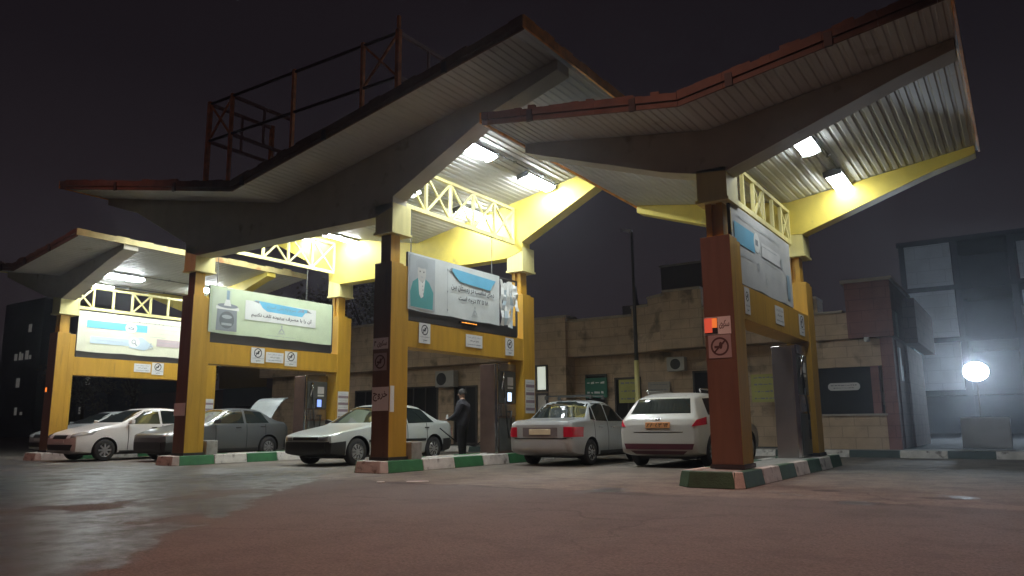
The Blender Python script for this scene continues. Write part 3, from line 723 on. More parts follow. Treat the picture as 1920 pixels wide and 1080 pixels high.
# ------------------------------------------------------------------ notices
def notice(loc, ux, nrm, w_, h_, kind, label, seed=1, txt=None):
    root = empty('notice', loc)
    ux = Vector(ux); nrm = Vector(nrm); uz = Vector((0, 0, 1)); o = -ux * w_ / 2 - uz * h_ / 2
    s = MB(); a = [o + nrm * .002, o + ux * w_ + nrm * .002]; b2 = [p + nrm * .006 for p in a]
    s.hexa([a[0], a[1], b2[1], b2[0]], [a[0] + uz * h_, a[1] + uz * h_, b2[1] + uz * h_, b2[0] + uz * h_])
    s.build('board', M['paper'] if kind != 'dark' else flat('faded_notice', (.36, .30, .29)), root)
    c = Canvas(o + nrm * .008, ux, (0, 0, 1), nrm)
    if kind == 'smoke' or kind == 'dark':
        r = w_ * .30; u = w_ / 2; v = h_ * (.66 if kind == 'smoke' else .5)
        ik = M['ink'] if kind == 'smoke' else flat('brown_ink', (.07, .03, .025))
        if kind == 'dark': r = w_ * .40
        c.ring(u, v, r * .80, r, ik); c.line((u - r * .6, v - r * .05), (u + r * .1, v - r * .05), r * .25, ik); c.ell(u + r * .1, v + r * .1, r * .2, r * .4, ik, 10)
        c.line((u - r * .6, v - r * .6), (u + r * .6, v + r * .6), r * .18, ik)
        if kind == 'smoke': c.text('استعمال دخانیات', w_ * .08, w_ * .92, h_ * .27, h_ * .36, M['ink'], 0); c.text('ممنوع', w_ * .3, w_ * .7, h_ * .07, h_ * .20, M['ink'], .02)
    if kind == 'lines':
        c.text('استفاده از تلفن همراه', w_ * .08, w_ * .92, h_ * .70, h_ * .88, M['inkgrey'], .0); c.text('ممنوع می باشد', w_ * .22, w_ * .78, h_ * .40, h_ * .60, M['ink'], .02); c.scrib(w_ * .1, w_ * .9, h_ * .2, h_ * .12, M['inkgrey'], seed)
    if kind == 'price':
        for q in range(4):
            v = h_ * (.08 + q * .23); c.rect(w_ * .03, w_ * .97, v, v + h_ * .085, flat('print_mauve', (.30, .22, .25)))
            c.scrib(w_ * .1, w_ * .9, v + h_ * .14, h_ * .02, M['inkgrey'], seed + q)
    if kind == 'word':
        for (t_, a1, a2, b1, b3) in txt: c.text(t_, w_ * a1, w_ * a2, h_ * b1, h_ * b3, M['ink'] if seed else flat('brown_ink', (.07, .03, .025)), .02)
    c.build('print', root)
    tag(root, label, 'notice', 'paper notices on the columns and lintels')
LX = (0, 1, 0); NX = (1, 0, 0); LY = (1, 0, 0); NY = (0, -1, 0)
lx = -10.39 + .2275
notice((lx, 12.03, 2.74), LX, NX, .36, .42, 'smoke', 'no smoking notice on the lintel below the torn banner, nearest its front column')
notice((lx, 13.75, 2.72), LX, NX, .62, .28, 'lines', 'wide text notice in the middle of the lintel below the torn banner')
notice((lx, 15.18, 2.71), LX, NX, .36, .42, 'smoke', 'no smoking notice on the lintel below the torn banner, near its rear column')
lx = -16.89 + .2275
notice((lx, 12.98, 2.72), LX, NX, .42, .40, 'smoke', 'left no smoking notice of the pair below the pale green banner')
notice((lx, 13.53, 2.70), LX, NX, .58, .27, 'lines', 'wide text notice between two no smoking notices below the pale green banner', 4)
notice((lx, 14.08, 2.70), LX, NX, .42, .40, 'smoke', 'right no smoking notice of the pair below the pale green banner')
lx = -23.35 + .2175
notice((lx, 13.65, 2.74), LX, NX, .55, .26, 'lines', 'wide text notice on the far left lintel', 6)
notice((lx, 14.17, 2.74), LX, NX, .40, .38, 'smoke', 'no smoking notice on the far left lintel')
lx = -3.63 + .2175
notice((lx, 11.72, 2.72), LX, NX, .26, .42, 'smoke', 'no smoking notice on the right hand lintel, nearest its front column')
notice((lx, 13.6, 2.70), LX, NX, .55, .32, 'lines', 'wide text notice in the middle of the right hand lintel', 9)
notice((lx, 15.2, 2.70), LX, NX, .40, .40, 'smoke', 'no smoking notice on the right hand lintel near its rear column')
lx = CX + 3.25 + H
notice((lx + .001, 16.07, 1.55), LX, NX, .42, .82, 'price', 'striped price list on the rear ochre column behind the silver saloon')
notice((CX - 3.25 + H + .001, 16.07, 1.45), LX, NX, .42, .85, 'price', 'striped price list on the rear column left of the silver windscreen', 5)
notice((-23.35 + H + .001, 16.07, 1.40), LX, NX, .42, .85, 'price', 'striped price list on the column seen behind the dark grey car', 7)
f = D0 - .007
notice((-10.41, f, 2.46), LY, NY, .40, .22, 'word', 'faded platform number notice on the front of the column before the silver saloon', 0, [('سکوی ۳', .08, .92, .15, .85)])
notice((-10.41, f, 2.10), LY, NY, .34, .34, 'dark', 'faded round prohibition notice below the platform number on the central right column')
notice((-10.39, f, 1.38), LY, NY, .43, .46, 'word', 'exit notice with one big Persian word on the column before the silver saloon', 0, [('خروج', .06, .94, .40, .82)])
notice((-10.39 + H + .001, 11.08, 1.38), LX, NX, .11, .50, 'plain', 'narrow white strip of paper wrapped round the corner of the exit notice')
notice((-3.66, f, 2.28), LY, NY, .40, .26, 'word', 'platform number notice beside the glowing amber patch on the nearest column', 0, [('سکوی ۴', .45, .95, .3, .8)])
notice((-3.64, f, 1.97), LY, NY, .34, .34, 'dark', 'faded round prohibition notice on the front of the nearest column')
notice((-16.92, f, 1.30), LY, NY, .44, .30, 'plain', 'blank white notice on the front of the column beside the dark grey car')
# orange light reflected by the nearest sign, put in as a glowing patch
r_ = empty('glow_patch', (-3.755, f - .002, 2.28))
s = MB(); s.box(-.100, .10, -.012, 0, -.12, .12); s.build('housing', M['blackp'], r_)  # black backing added for the glowing patch, not a lamp housing
s = MB(); s.box(-.095, .02, -.020, -.013, -.10, .115); s.build('red_face', emis('red_amber_glow', (1.0, .15, .08), .32), r_)
s = MB(); s.box(.022, .095, -.022, -.013, -.03, .11); s.build('amber_patch', emis('amber_face', (1.0, .25, .05), .55), r_)
tag(r_, 'orange light reflected on the sign of the nearest column, added as a glowing patch', 'indicator lamp')  # no lamp here, the patch stands in for reflected light
r_ = empty('glow_patch', (-23.35 - .05, f - .01, 1.98))  # small emissive orange patch on a black backing
s = MB(); s.box(-.06, .06, -.03, 0, -.08, .08); s.build('housing', M['blackp'], r_)
s = MB(); s.box(-.03, .04, -.038, -.031, -.06, .06); s.build('amber_patch', M['amber'], r_)
tag(r_, 'tiny glowing red orange patch on the front of the far left column', 'indicator lamp')

# ------------------------------------------------------------------ gas dispensers
def dispenser(cx, y0, y1, w_, label, scr, z0=.205):
    root = empty('gas_dispenser', (cx, y0, z0)); d = y1 - y0; h = 2.1; a = w_ / 2
    s = MB(); s.box(-a, a, 0, d, 0, h); s.build('cabinet', M['steel'] if scr == 2 else mat('bronze_panel', (.20, .13, .11), .35, .6), root, bevel=.012)
    s = MB(); s.box(a - .06, a + .012, -.012, .045, .01, h + .01); s.build('corner_trim', M['chrome'], root, bevel=.01)
    s = MB(); s.box(a, a + .02, .05, d, 1.18, h - .16); s.build('upper_panel', M['greyp'], root)
    s = MB(); s.box(a, a + .03, .05, d, h - .155, h + .02); s.build('top_band', M['steel'], root)
    s = MB(); s.box(a, a + .035, .05, d - .02, .86, 1.15); s.build('meter_shelf', M['steel'], root)
    s = MB(); s.box(a, a + .022, .08, d - .04, .06, .82); s.build('door', M['greyp'], root)
    s = MB(); s.box(a + .02, a + .035, .36, .60, 1.19, 1.46); p = s.build('display', M['blackp'], root)
    s = MB(); s.box(a + .036, a + .042, .40, .56, 1.22, 1.43); s.build('screen', M['screen'] if scr < 2 else M['greyp'], p)
    if scr == 1: p.children[0].data.materials[0] = M['screen2'] if False else M['screen']
    s = MB(); pts = [(a + .05, .16, 1.9), (a + .09, .2, 1.3), (a + .12, .25, .7), (a + .10, .35, .35), (a + .06, .5, .55), (a + .04, .55, 1.0)]
    for p_, q_ in zip(pts, pts[1:]): s.cyl(p_, q_, .018, 8)
    s.build('hose', M['blackp'], root, smooth=True)
    s = MB(); s.cyl((a + .03, .16, 1.5), (a + .1, .16, 1.9), .03, 8); s.build('nozzle', M['chrome'], root, smooth=True)
    s = MB(); s.box(a + .021, a + .026, .42, .66, 1.60, 1.80); s.box(a + .021, a + .026, .42, .66, 1.52, 1.57); s.build('label_plate', M['paper'], root)
    s = MB()
    for q in range(3): s.box(a + .036, a + .046, .40 + q * .07, .44 + q * .07, .95, .99)
    s.build('button', M['blackp'], root)
    tag(root, label, 'gas dispenser', 'tall steel gas dispensers on the islands')
    return root
dispenser(-10.66, 15.0, 15.78, .50, 'tall gas dispenser with a lit white screen and bright chrome corner', 0)
dc = dispenser(-17.3, 15.0, 15.78, .50, 'tall gas dispenser with a lit blue screen behind the dark grey car', 1)
for ch in dc.children_recursive:
    if ch.name.startswith('screen'): ch.data.materials[0] = M['screen2']
dispenser(-3.74, 14.95, 15.76, .44, 'tall bare steel gas dispenser under the nearest right hand canopy', 2)
for (cx, lab) in ((-10.22, 'grey concrete block behind the foot of the column before the silver saloon'), (-16.74, 'grey concrete block behind the foot of the column before the dark grey car')):
    s = MB(); s.box(-.16, .16, 0, .32, 0, .35); o = s.build('concrete_block', M['conc'], None, bevel=.02); o.location = (cx, 11.56, .205)
    tag(o, lab, 'concrete block', 'concrete blocks behind the columns')

# ================================================================== CARS
def wheel(parent, x, y, r, kind, side):
    t = empty('wheel', (x, y, r)); t.parent = parent
    s = MB(); w2 = .095
    s.lathe([(r * .62, -w2), (r * .9, -w2 * 1.0), (r * .985, -w2 * .75), (r, -w2 * .3), (r, w2 * .3), (r * .985, w2 * .75), (r * .9, w2), (r * .62, w2)], 'y', 36)
    s.build('tyre', M['tyre'], t, smooth=True)
    s = MB(); f_ = side * .085
    s.lathe([(r * .62, side * .09), (r * .60, side * .075), (r * .56, side * .05)], 'y', 36)
    if kind == 'cap':
        s.lathe([(r * .58, side * .055), (r * .5, side * .085), (r * .2, side * .09), (.001, side * .10)], 'y', 36)
        for i in range(9):
            a = 2 * math.pi * i / 9; d = Vector((math.cos(a), 0, math.sin(a))); s.bar(d * r * .24 + Vector((0, side * .095, 0)), d * r * .52 + Vector((0, side * .088, 0)), .016, .02, 1, up=(0, 1, 0))
    else:
        s.cyl((0, side * .04, 0), (0, side * .05, 0), r * .60, 30, 1)
        for i in range(8 if kind == 'spoke' else 5):
            a = 2 * math.pi * i / (8 if kind == 'spoke' else 5); d = Vector((math.cos(a), 0, math.sin(a))); s.bar(d * .03 + Vector((0, side * .078, 0)), d * r * .60 + Vector((0, side * .07, 0)), .045, .03, 0, up=(0, 1, 0))
        s.cyl((0, side * .05, 0), (0, side * .09, 0), .05, 14)
    s.build('rim', [M['rim'], M['blackp']], t, smooth=False)
def car(name, label, cat, loc, yaw, st, wb, r, pm, feats, group='cars queueing between the pump islands', wk='cap', trk=.70):
    root = empty(name, loc, R(yaw))
    # --- lofted body
    bm = bmesh.new(); rings = []
    for (x, zb, zl, zt, w_, wt) in st:
        zl2 = min(zl, zt - .02)
        R_ = [(0, zb), (.82 * w_, zb), (.965 * w_, zb + .05), (w_, zb + (zl2 - zb) * .5), (.985 * w_, zb + (zl2 - zb) * .8), (.955 * w_, zl2), (min(.94 * w_, wt + .03), zl2 + (zt - zl2) * .82), (wt - .07, zt - .008), (0, zt)]
        rings.append(([bm.verts.new((x, y, z)) for y, z in R_], [None if i in (0, 8) else bm.verts.new((x, -y, z)) for i, (y, z) in enumerate(R_)]))
    for A, B in zip(rings, rings[1:]):
        for i in range(8):
            bm.faces.new((A[0][i], A[0][i + 1], B[0][i + 1], B[0][i]))
            a = A[1][i] or A[0][i]; a2 = A[1][i + 1] or A[0][i + 1]; b_ = B[1][i] or B[0][i]; b2 = B[1][i + 1] or B[0][i + 1]
            bm.faces.new((a2, a, b_, b2))
    for rg in (rings[0], rings[-1]):
        for i in range(8):
            a, b_ = rg[0][i], rg[0][i + 1]; c_, d = rg[1][i + 1] or rg[0][i + 1], rg[1][i] or rg[0][i]
            vs2 = [a, b_] + ([c_] if c_ is not b_ else []) + ([d] if d is not a else [])
            bm.faces.new(vs2)
    bmesh.ops.recalc_face_normals(bm, faces=bm.faces)
    cl = bm.edges.layers.float.new('crease_edge')
    idx = {}
    for si, (ra, rb) in enumerate(rings):
        for i in range(9):
            idx[ra[i]] = (si, i)
            if rb[i]: idx[rb[i]] = (si, i)
    zt_ = [q[3] for q in st]; roof = [i for i, z in enumerate(zt_) if z > max(zt_) - .06]
    bases = (roof[0] - 1, roof[-1] + 1)
    for e in bm.edges:
        a, b_ = idx[e.verts[0]], idx[e.verts[1]]
        if a[1] == b_[1]: e[cl] = {5: .82, 6: .6, 2: .6}.get(a[1], .0)
        elif a[0] == b_[0]:
            if a[0] in (0, len(st) - 1): e[cl] = .75
            elif min(a[1], b_[1]) >= 5 and (a[0] in bases): e[cl] = .75
            elif min(a[1], b_[1]) >= 5 and (a[0] in (roof[0], roof[-1])): e[cl] = .4
            elif a[0] in (1, len(st) - 2): e[cl] = .7
    me = bpy.data.meshes.new('body'); bm.to_mesh(me); bm.free()
    o = bpy.data.objects.new('body', me); col.objects.link(o)
    md = o.modifiers.new('s', 'SUBSURF'); md.levels = 2; md.render_levels = 2
    cuts = []
    for ax in wb:
        c = MB(); c.cyl((ax, -1.2, r), (ax, 1.2, r), r * 1.20, 32); c.cyl((ax, -1.2, r * .4), (ax, 1.2, r * .4), r * 1.12, 32)
        for hf in (0,):
            cc = c.build('cut', M['blackp']); cuts.append(cc)
            md = o.modifiers.new('b', 'BOOLEAN'); md.operation = 'DIFFERENCE'; md.object = cc; md.solver = 'EXACT'; md.use_self = True
    bpy.context.view_layer.update(); dg = bpy.context.evaluated_depsgraph_get()
    me2 = bpy.data.meshes.new_from_object(o.evaluated_get(dg)); bpy.data.objects.remove(o)
    for cc in cuts: bpy.data.objects.remove(cc)
    me2.materials.clear(); me2.materials.append(pm); me2.materials.append(M['blackp'])
    mi = []
    for p in me2.polygons:
        c = p.center; blk = 0
        for ax in wb:
            if math.hypot(c.x - ax, c.z - r) < r * 1.205 or (abs(c.x - ax) < r * 1.14 and c.z < r * 1.0): blk = 1
        if c.z < .19 and p.normal.z < -.5: blk = 1
        mi.append(blk)
    me2.polygons.foreach_set('material_index', mi); me2.polygons.foreach_set('use_smooth', [True] * len(me2.polygons))
    body = bpy.data.objects.new('body', me2); col.objects.link(body); body.parent = root
    me2.set_sharp_from_angle(angle=R(38))
    # undertray keeps light from showing through
    ut = MB(); ut.box(min(wb) - .3, max(wb) + .3, -trk + .12, trk - .12, .16, .5); ut.build('underbody', M['blackp'], root)
    bt = bmesh.new(); bt.from_mesh(me2); tree = BVHTree.FromBMesh(bt); bt.free()
    def patch(nm, corners, d, mt, th=.006, n=(8, 6), par=None):
        """corner points carried along direction d onto the body: a thin shell with its own thickness"""
        d = Vector(d).normalized(); s = MB(); C = [Vector(c) for c in corners]; G = []
        for i in range(n[0] + 1):
            row = []
            for j in range(n[1] + 1):
                u, v = i / n[0], j / n[1]
                p = (C[0] * (1 - u) + C[1] * u) * (1 - v) + (C[3] * (1 - u) + C[2] * u) * v
                h = tree.ray_cast(p - d * 2.2, d)
                q = h[0] if h[0] is not None else p
                row.append(q - d * th)
            G.append(row)
        # drop outliers that slipped past the edge of the body
        for i in range(n[0]):
            for j in range(n[1]):
                s.face([G[i][j], G[i + 1][j], G[i + 1][j + 1], G[i][j + 1]])
        k = [];
        ring = [(i, 0) for i in range(n[0])] + [(n[0], j) for j in range(n[1])] + [(i, n[1]) for i in range(n[0], 0, -1)] + [(0, j) for j in range(n[1], 0, -1)]
        for a, b_ in zip(ring, ring[1:] + ring[:1]):
            p, q = G[a[0]][a[1]], G[b_[0]][b_[1]]; s.face([p, p + d * .02, q + d * .02, q])
        ob = s.build(nm, mt, par or root, smooth=False)
        bm_ = bmesh.new(); bm_.from_mesh(ob.data); bmesh.ops.remove_doubles(bm_, verts=bm_.verts, dist=.0005); bmesh.ops.recalc_face_normals(bm_, faces=bm_.faces); bm_.to_mesh(ob.data); bm_.free()
        ob.data.polygons.foreach_set('use_smooth', [True] * len(ob.data.polygons)); ob.data.set_sharp_from_angle(angle=R(40))
        return ob
    for ft in feats:
        k = ft[0]
        if k == 'side':       # name, quad (x,z), material
            for sy in (1, -1): patch(ft[1], [(x, sy * .7, z) for x, z in ft[2]], (0, -sy, 0), M[ft[3]] if isinstance(ft[3], str) else ft[3], ft[4] if len(ft) > 4 else .006)
        if k == 'front': patch(ft[1], [(1.5, y, z) for y, z in ft[2]], (-1, 0, 0), M[ft[3]] if isinstance(ft[3], str) else ft[3], ft[4] if len(ft) > 4 else .006, (10, 6))
        if k == 'rear': patch(ft[1], [(-1.5, y, z) for y, z in ft[2]], (1, 0, 0), M[ft[3]] if isinstance(ft[3], str) else ft[3], ft[4] if len(ft) > 4 else .006, (10, 6))
        if k in ('front2', 'rear2'):   # mirrored pair such as lamps
            sg = 1 if k == 'front2' else -1
            for sy in (1, -1): patch(ft[1], [(sg * 1.5, sy * y, z) for y, z in ft[2]], (-sg, -sy * ft[5] if len(ft) > 5 else 0, 0), M[ft[3]] if isinstance(ft[3], str) else ft[3], ft[4] if len(ft) > 4 else .01)
        if k == 'low':
            for p in body.data.polygons:
                if p.center.z < ft[1] and (p.center.x > ft[2] or p.center.x < ft[3]): p.material_index = 1
        if k == 'mirror':
            x, y, z = ft[1]
            for sy in (1, -1):
                s = MB(); s.hexa([(x - .05, sy * y, z), (x + .05, sy * y, z), (x + .06, sy * (y + .19), z - .01), (x - .06, sy * (y + .19), z - .01)], [(x - .05, sy * y, z + .07), (x + .04, sy * y, z + .08), (x + .05, sy * (y + .19), z + .11), (x - .06, sy * (y + .19), z + .11)])
                s.build('wing_mirror', M['blackp'] if len(ft) < 3 else pm, root, bevel=.02)
        if k == 'handle':
            for (x, z) in ft[1]:
                for sy in (1, -1):
                    h = tree.ray_cast(Vector((x, sy * 2, z)), Vector((0, -sy, 0)))
                    if h[0] is None: continue
                    s = MB(); y = h[0].y; s.box(x - .08, x + .08, y - .012, y + .014 * 1, z - .016, z + .016) if sy > 0 else s.box(x - .08, x + .08, y - .014, y + .012, z - .016, z + .016)
                    s.build('door_handle', M['blackp'] if len(ft) < 3 else M[ft[2]], root, bevel=.005)
        if k == 'rails':
            for sy in (1, -1):
                s = MB(); x0, x1, y, z = ft[1]; s.bar((x0, sy * y, z), (x1, sy * y, z), .035, .03); s.bar((x0, sy * y, z), (x0 - .05, sy * y, z - .07), .035, .03); s.bar((x1, sy * y, z), (x1 + .05, sy * y, z - .07), .035, .03)
                s.build('roof_rail', M['chrome'] if len(ft) < 3 else M[ft[2]], root, bevel=.008)
        if k == 'crossbar':
            for x in ft[1]:
                s = MB(); s.bar((x, -.58, ft[2]), (x, .58, ft[2]), .05, .03); s.box(x - .03, x + .03, -.60, -.54, ft[2] - .08, ft[2]); s.box(x - .03, x + .03, .54, .60, ft[2] - .08, ft[2]); s.build('roof_bar', M['greyp'], root)
        if k == 'aerial':
            s = MB(); s.cyl(ft[1], Vector(ft[1]) + Vector((-.12, 0, .25)), .006, 6); s.cyl(Vector(ft[1]) + Vector((-.12, 0, .25)), Vector(ft[1]) + Vector((-.125, 0, .265)), .014, 6); s.build('aerial', M['blackp'], root)
        if k == 'plate':
            sg, x, z, mt, txt = ft[1:]
            s = MB(); h = tree.ray_cast(Vector((sg * 4, 0, z)), Vector((-sg, 0, 0))); xx = h[0].x if h[0] is not None else x
            p0, p1 = sorted((xx - sg * .03, xx + sg * .02)); s.box(p0, p1, -.26, .26, z - .058, z + .058)
            pl = s.build('number_plate', M[mt], root, bevel=.006)
            if txt:
                c = Canvas((xx + sg * .022, sg * -.26 * 1, z - .058), (0, sg, 0), (0, 0, 1), (sg, 0, 0))
                c.text(txt, .03, .49, .02, .10, M['ink'], .01); c.build('plate_number', pl)
    for ax in wb:
        for sy in (1, -1): wheel(root, ax, sy * (trk + .02), r, wk, sy)
    tag(root, label, cat, group)
    return root, patch
silver = paint('silver_paint', (.50, .53, .50), .15, (.62, -.32, -1.05))
silver2 = paint('silver_grey_paint', (.50, .52, .52), .12, (.55, -.35, -1.0))
white1 = paint('white_paint_hatch', (.62, .60, .55), 0, (.6, -.35, -1.1))
white2 = paint('white_paint_saloon', (.70, .69, .66), 0, (.62, -.40, -1.15))
dgrey = paint('dark_grey_paint', (.115, .125, .13), .25, (.55, -.45, -1.1))

# silver saloon facing the camera (between the two middle islands)
S405 = [(2.14, .34, .60, .63, .60, .50), (2.08, .24, .66, .68, .76, .62), (1.75, .18, .74, .765, .83, .70), (1.1, .17, .82, .865, .85, .72), (.86, .17, .86, .915, .85, .71), (.08, .17, .89, 1.375, .85, .60), (-.45, .17, .90, 1.415, .85, .61),
        (-.98, .17, .905, 1.375, .85, .59), (-1.62, .17, .93, 1.02, .84, .66), (-2.02, .22, .92, .985, .81, .66), (-2.2, .34, .84, .93, .72, .58)]
F405 = [('front', 'windscreen', [(-.66, .945), (.66, .945), (.53, 1.335), (-.53, 1.335)], 'glass'), ('rear', 'rear_window', [(-.60, 1.04), (.60, 1.04), (.50, 1.33), (-.50, 1.33)], 'glass'),
        ('side', 'front_side_window', [(.70, .925), (-.30, .925), (-.30, 1.325), (.10, 1.30)], 'glass'), ('side', 'rear_side_window', [(-.37, .925), (-1.36, .95), (-1.02, 1.27), (-.37, 1.325)], 'glass'),
        ('side', 'door_trim', [(1.0, .50), (-1.0, .50), (-1.0, .56), (1.0, .56)], 'blackp', .012),
        ('front', 'grille', [(-.40, .565), (.40, .565), (.40, .64), (-.40, .64)], 'blackp', .008), ('front2', 'headlight', [(.42, .545), (.68, .545), (.68, .65), (.42, .65)], 'lens', .012),
        ('front', 'bumper', [(-.62, .30), (.62, .30), (.62, .50), (-.62, .50)], 'blackp', .03),
        ('low', .525, 1.70, -1.70), ('plate', 1, 2.1, .40, 'paper', None), ('rear', 'rear_bumper', [(-.78, .30), (.78, .30), (.78, .52), (-.78, .52)], 'blackp', .02), ('rear2', 'tail_light', [(.45, .62), (.74, .62), (.74, .80), (.45, .80)], 'redlens', .01),
        ('mirror', (.62, .80, .93)), ('handle', [(-.12, .80), (-1.05, .82)]), ('aerial', (.2, .2, 1.38))]
car('saloon_car', 'silver saloon facing the camera with black bumper, partly hidden by an ochre column', 'car', (-13.37, 13.94, 0), -90, S405, (1.33, -1.34), .30, silver, F405)

# silver boxy saloon seen from behind with roof bars
SPRI = [(1.86, .34, .58, .62, .56, .46), (1.80, .24, .66, .69, .72, .58), (1.45, .18, .74, .78, .79, .66), (.95, .17, .82, .87, .80, .67), (.72, .17, .86, .92, .80, .67), (.10, .17, .89, 1.38, .80, .57), (-.35, .17, .90, 1.425, .80, .58),
        (-.84, .17, .905, 1.39, .80, .57), (-1.26, .17, .93, 1.00, .80, .66), (-1.80, .20, .92, .975, .79, .66), (-1.97, .26, .88, .945, .77, .63), (-2.02, .32, .80, .86, .72, .58)]
FPRI = [('front', 'windscreen', [(-.62, .95), (.62, .95), (.50, 1.34), (-.50, 1.34)], 'glass'), ('rear', 'rear_window', [(-.66, 1.01), (.66, 1.01), (.53, 1.365), (-.53, 1.365)], 'glass'),
        ('side', 'front_side_window', [(.56, .93), (-.28, .93), (-.28, 1.33), (.10, 1.31)], 'glass'), ('side', 'rear_side_window', [(-.34, .93), (-.88, .94), (-.86, 1.31), (-.34, 1.33)], 'glass'), ('side', 'quarter_window', [(-.93, .95), (-1.12, .97), (-.97, 1.20), (-.91, 1.25)], 'glass'),
        ('rear', 'bumper', [(-.77, .30), (.77, .30), (.77, .55), (-.77, .55)], silver2, .035), ('rear', 'bumper_groove', [(-.75, .565), (.75, .565), (.75, .585), (-.75, .585)], 'blackp', .008),
        ('rear', 'number_panel', [(-.42, .615), (.42, .615), (.42, .80), (-.42, .80)], flat('dusty_mauve_panel', (.20, .17, .17)), .008), ('rear2', 'tail_light', [(.44, .605), (.775, .605), (.775, .81), (.44, .81)], 'redlens', .018, .25),
        ('plate', -1, -2.0, .71, 'plate', None), ('mirror', (.5, .76, .93)), ('handle', [(-.12, .80), (-.72, .81)], 'chrome'), ('crossbar', (-.15, -.75), 1.50), ('side', 'sill', [(.75, .20), (-.75, .20), (-.75, .30), (.75, .30)], 'blackp', .006),
        ('front2', 'headlight', [(.4, .55), (.64, .55), (.64, .66), (.4, .66)], 'lens', .01)]
car('saloon_car', 'boxy silver saloon seen from behind with roof bars and a blank cream number plate', 'car', (-8.60, 15.95, 0), 90.8, SPRI, (1.17, -1.17), .275, silver2, FPRI, trk=.67)

# white crossover hatchback seen from behind
SHAT = [(2.08, .36, .66, .70, .62, .5), (2.0, .26, .74, .78, .78, .64), (1.6, .20, .82, .87, .84, .70), (1.05, .19, .90, .97, .86, .72), (.85, .19, .94, 1.02, .86, .72), (.15, .19, .96, 1.45, .86, .62), (-.4, .19, .97, 1.51, .86, .63),
        (-1.2, .19, .99, 1.50, .86, .61), (-1.62, .20, 1.0, 1.40, .86, .60), (-1.86, .22, .98, 1.06, .855, .72), (-1.98, .26, .90, .96, .83, .70), (-2.02, .32, .78, .84, .76, .62)]
FHAT = [('front', 'windscreen', [(-.66, 1.04), (.66, 1.04), (.55, 1.42), (-.55, 1.42)], 'glass'), ('rear', 'rear_window', [(-.64, 1.06), (.64, 1.06), (.54, 1.41), (-.54, 1.41)], 'glass'),
        ('side', 'front_side_window', [(.66, 1.0), (-.32, 1.0), (-.32, 1.40), (.14, 1.37)], 'glass'), ('side', 'rear_side_window', [(-.38, 1.0), (-1.35, 1.03), (-1.25, 1.36), (-.38, 1.40)], 'glass'),
        ('rear2', 'tail_light', [(.47, .80), (.83, .84), (.83, .99), (.58, .93)], 'redlens', .016, .45), ('rear', 'bumper_insert', [(-.70, .36), (.70, .36), (.74, .47), (-.74, .47)], flat('maroon_plastic', (.09, .02, .03), .35), .012), ('rear', 'lower_lip', [(-.50, .26), (.50, .26), (.60, .33), (-.60, .33)], flat('maroon_plastic', (.09, .02, .03), .35), .014),
        ('rear', 'tailgate_groove', [(-.52, .685), (.52, .685), (.53, .70), (-.53, .70)], 'blackp', .004), ('rear', 'badge', [(-.05, .93), (.05, .93), (.05, .98), (-.05, .98)], 'chrome', .01),
        ('plate', -1, -2.0, .83, 'plate_o', '۱۴ ۵۳ ۸۸'), ('mirror', (.62, .82, 1.0), 1), ('handle', [(-.12, .90), (-1.05, .92)], 'chrome'), ('rails', (.2, -1.15, .58, 1.56)), ('front2', 'headlight', [(.5, .66), (.76, .66), (.76, .76), (.5, .78)], 'lens', .01),
        ('side', 'wheel_trim', [(.8, .22), (-.85, .22), (-.85, .32), (.8, .32)], 'blackp', .008)]
car('hatchback_car', 'white hatchback seen from behind, half hidden by the nearest column', 'car', (-6.10, 16.45, 0), 89.2, SHAT, (1.25, -1.25), .31, white1, FHAT, wk='spoke', trk=.72)

# white saloon at far left
SSED = [(2.06, .30, .58, .62, .60, .46), (2.0, .22, .68, .72, .76, .60), (1.65, .18, .80, .85, .82, .68), (1.05, .17, .90, .965, .84, .70), (.82, .17, .93, 1.01, .84, .70), (.02, .17, .95, 1.42, .84, .60), (-.5, .17, .96, 1.47, .84, .61),
        (-1.05, .17, .97, 1.42, .84, .59), (-1.65, .18, 1.0, 1.10, .83, .66), (-1.98, .22, .98, 1.05, .80, .64), (-2.08, .32, .88, .95, .72, .56)]
FSED = [('front', 'windscreen', [(-.66, 1.035), (.66, 1.035), (.54, 1.385), (-.54, 1.385)], 'glass'), ('rear', 'rear_window', [(-.6, 1.12), (.6, 1.12), (.5, 1.38), (-.5, 1.38)], 'glass'),
        ('side', 'front_side_window', [(.64, .985), (-.32, .985), (-.32, 1.375), (.06, 1.35)], 'glass'), ('side', 'rear_side_window', [(-.39, .985), (-1.36, 1.01), (-1.05, 1.33), (-.39, 1.375)], 'glass'),
        ('front', 'grille', [(-.34, .60), (.34, .60), (.34, .70), (-.34, .70)], 'blackp', .008), ('front2', 'headlight', [(.36, .62), (.76, .70), (.80, .82), (.36, .72)], 'lens', .014, .35),
        ('front', 'lower_grille', [(-.58, .30), (.58, .30), (.66, .45), (-.66, .45)], 'blackp', .01), ('front', 'plate_recess', [(-.26, .50), (.26, .50), (.26, .57), (-.26, .57)], 'paper', .015), ('side', 'sill', [(.85, .19), (-.85, .19), (-.85, .27), (.85, .27)], 'blackp', .006),
        ('rear2', 'tail_light', [(.5, .78), (.76, .80), (.76, .95), (.5, .92)], 'redlens', .01), ('mirror', (.60, .80, 1.0), 1), ('handle', [(-.14, .88), (-1.05, .90)])]
car('saloon_car', 'clean white saloon facing the camera at the far left', 'car', (-21.67, 12.67, 0), -90, SSED, (1.25, -1.25), .29, white2, FSED, wk='spoke', trk=.72)

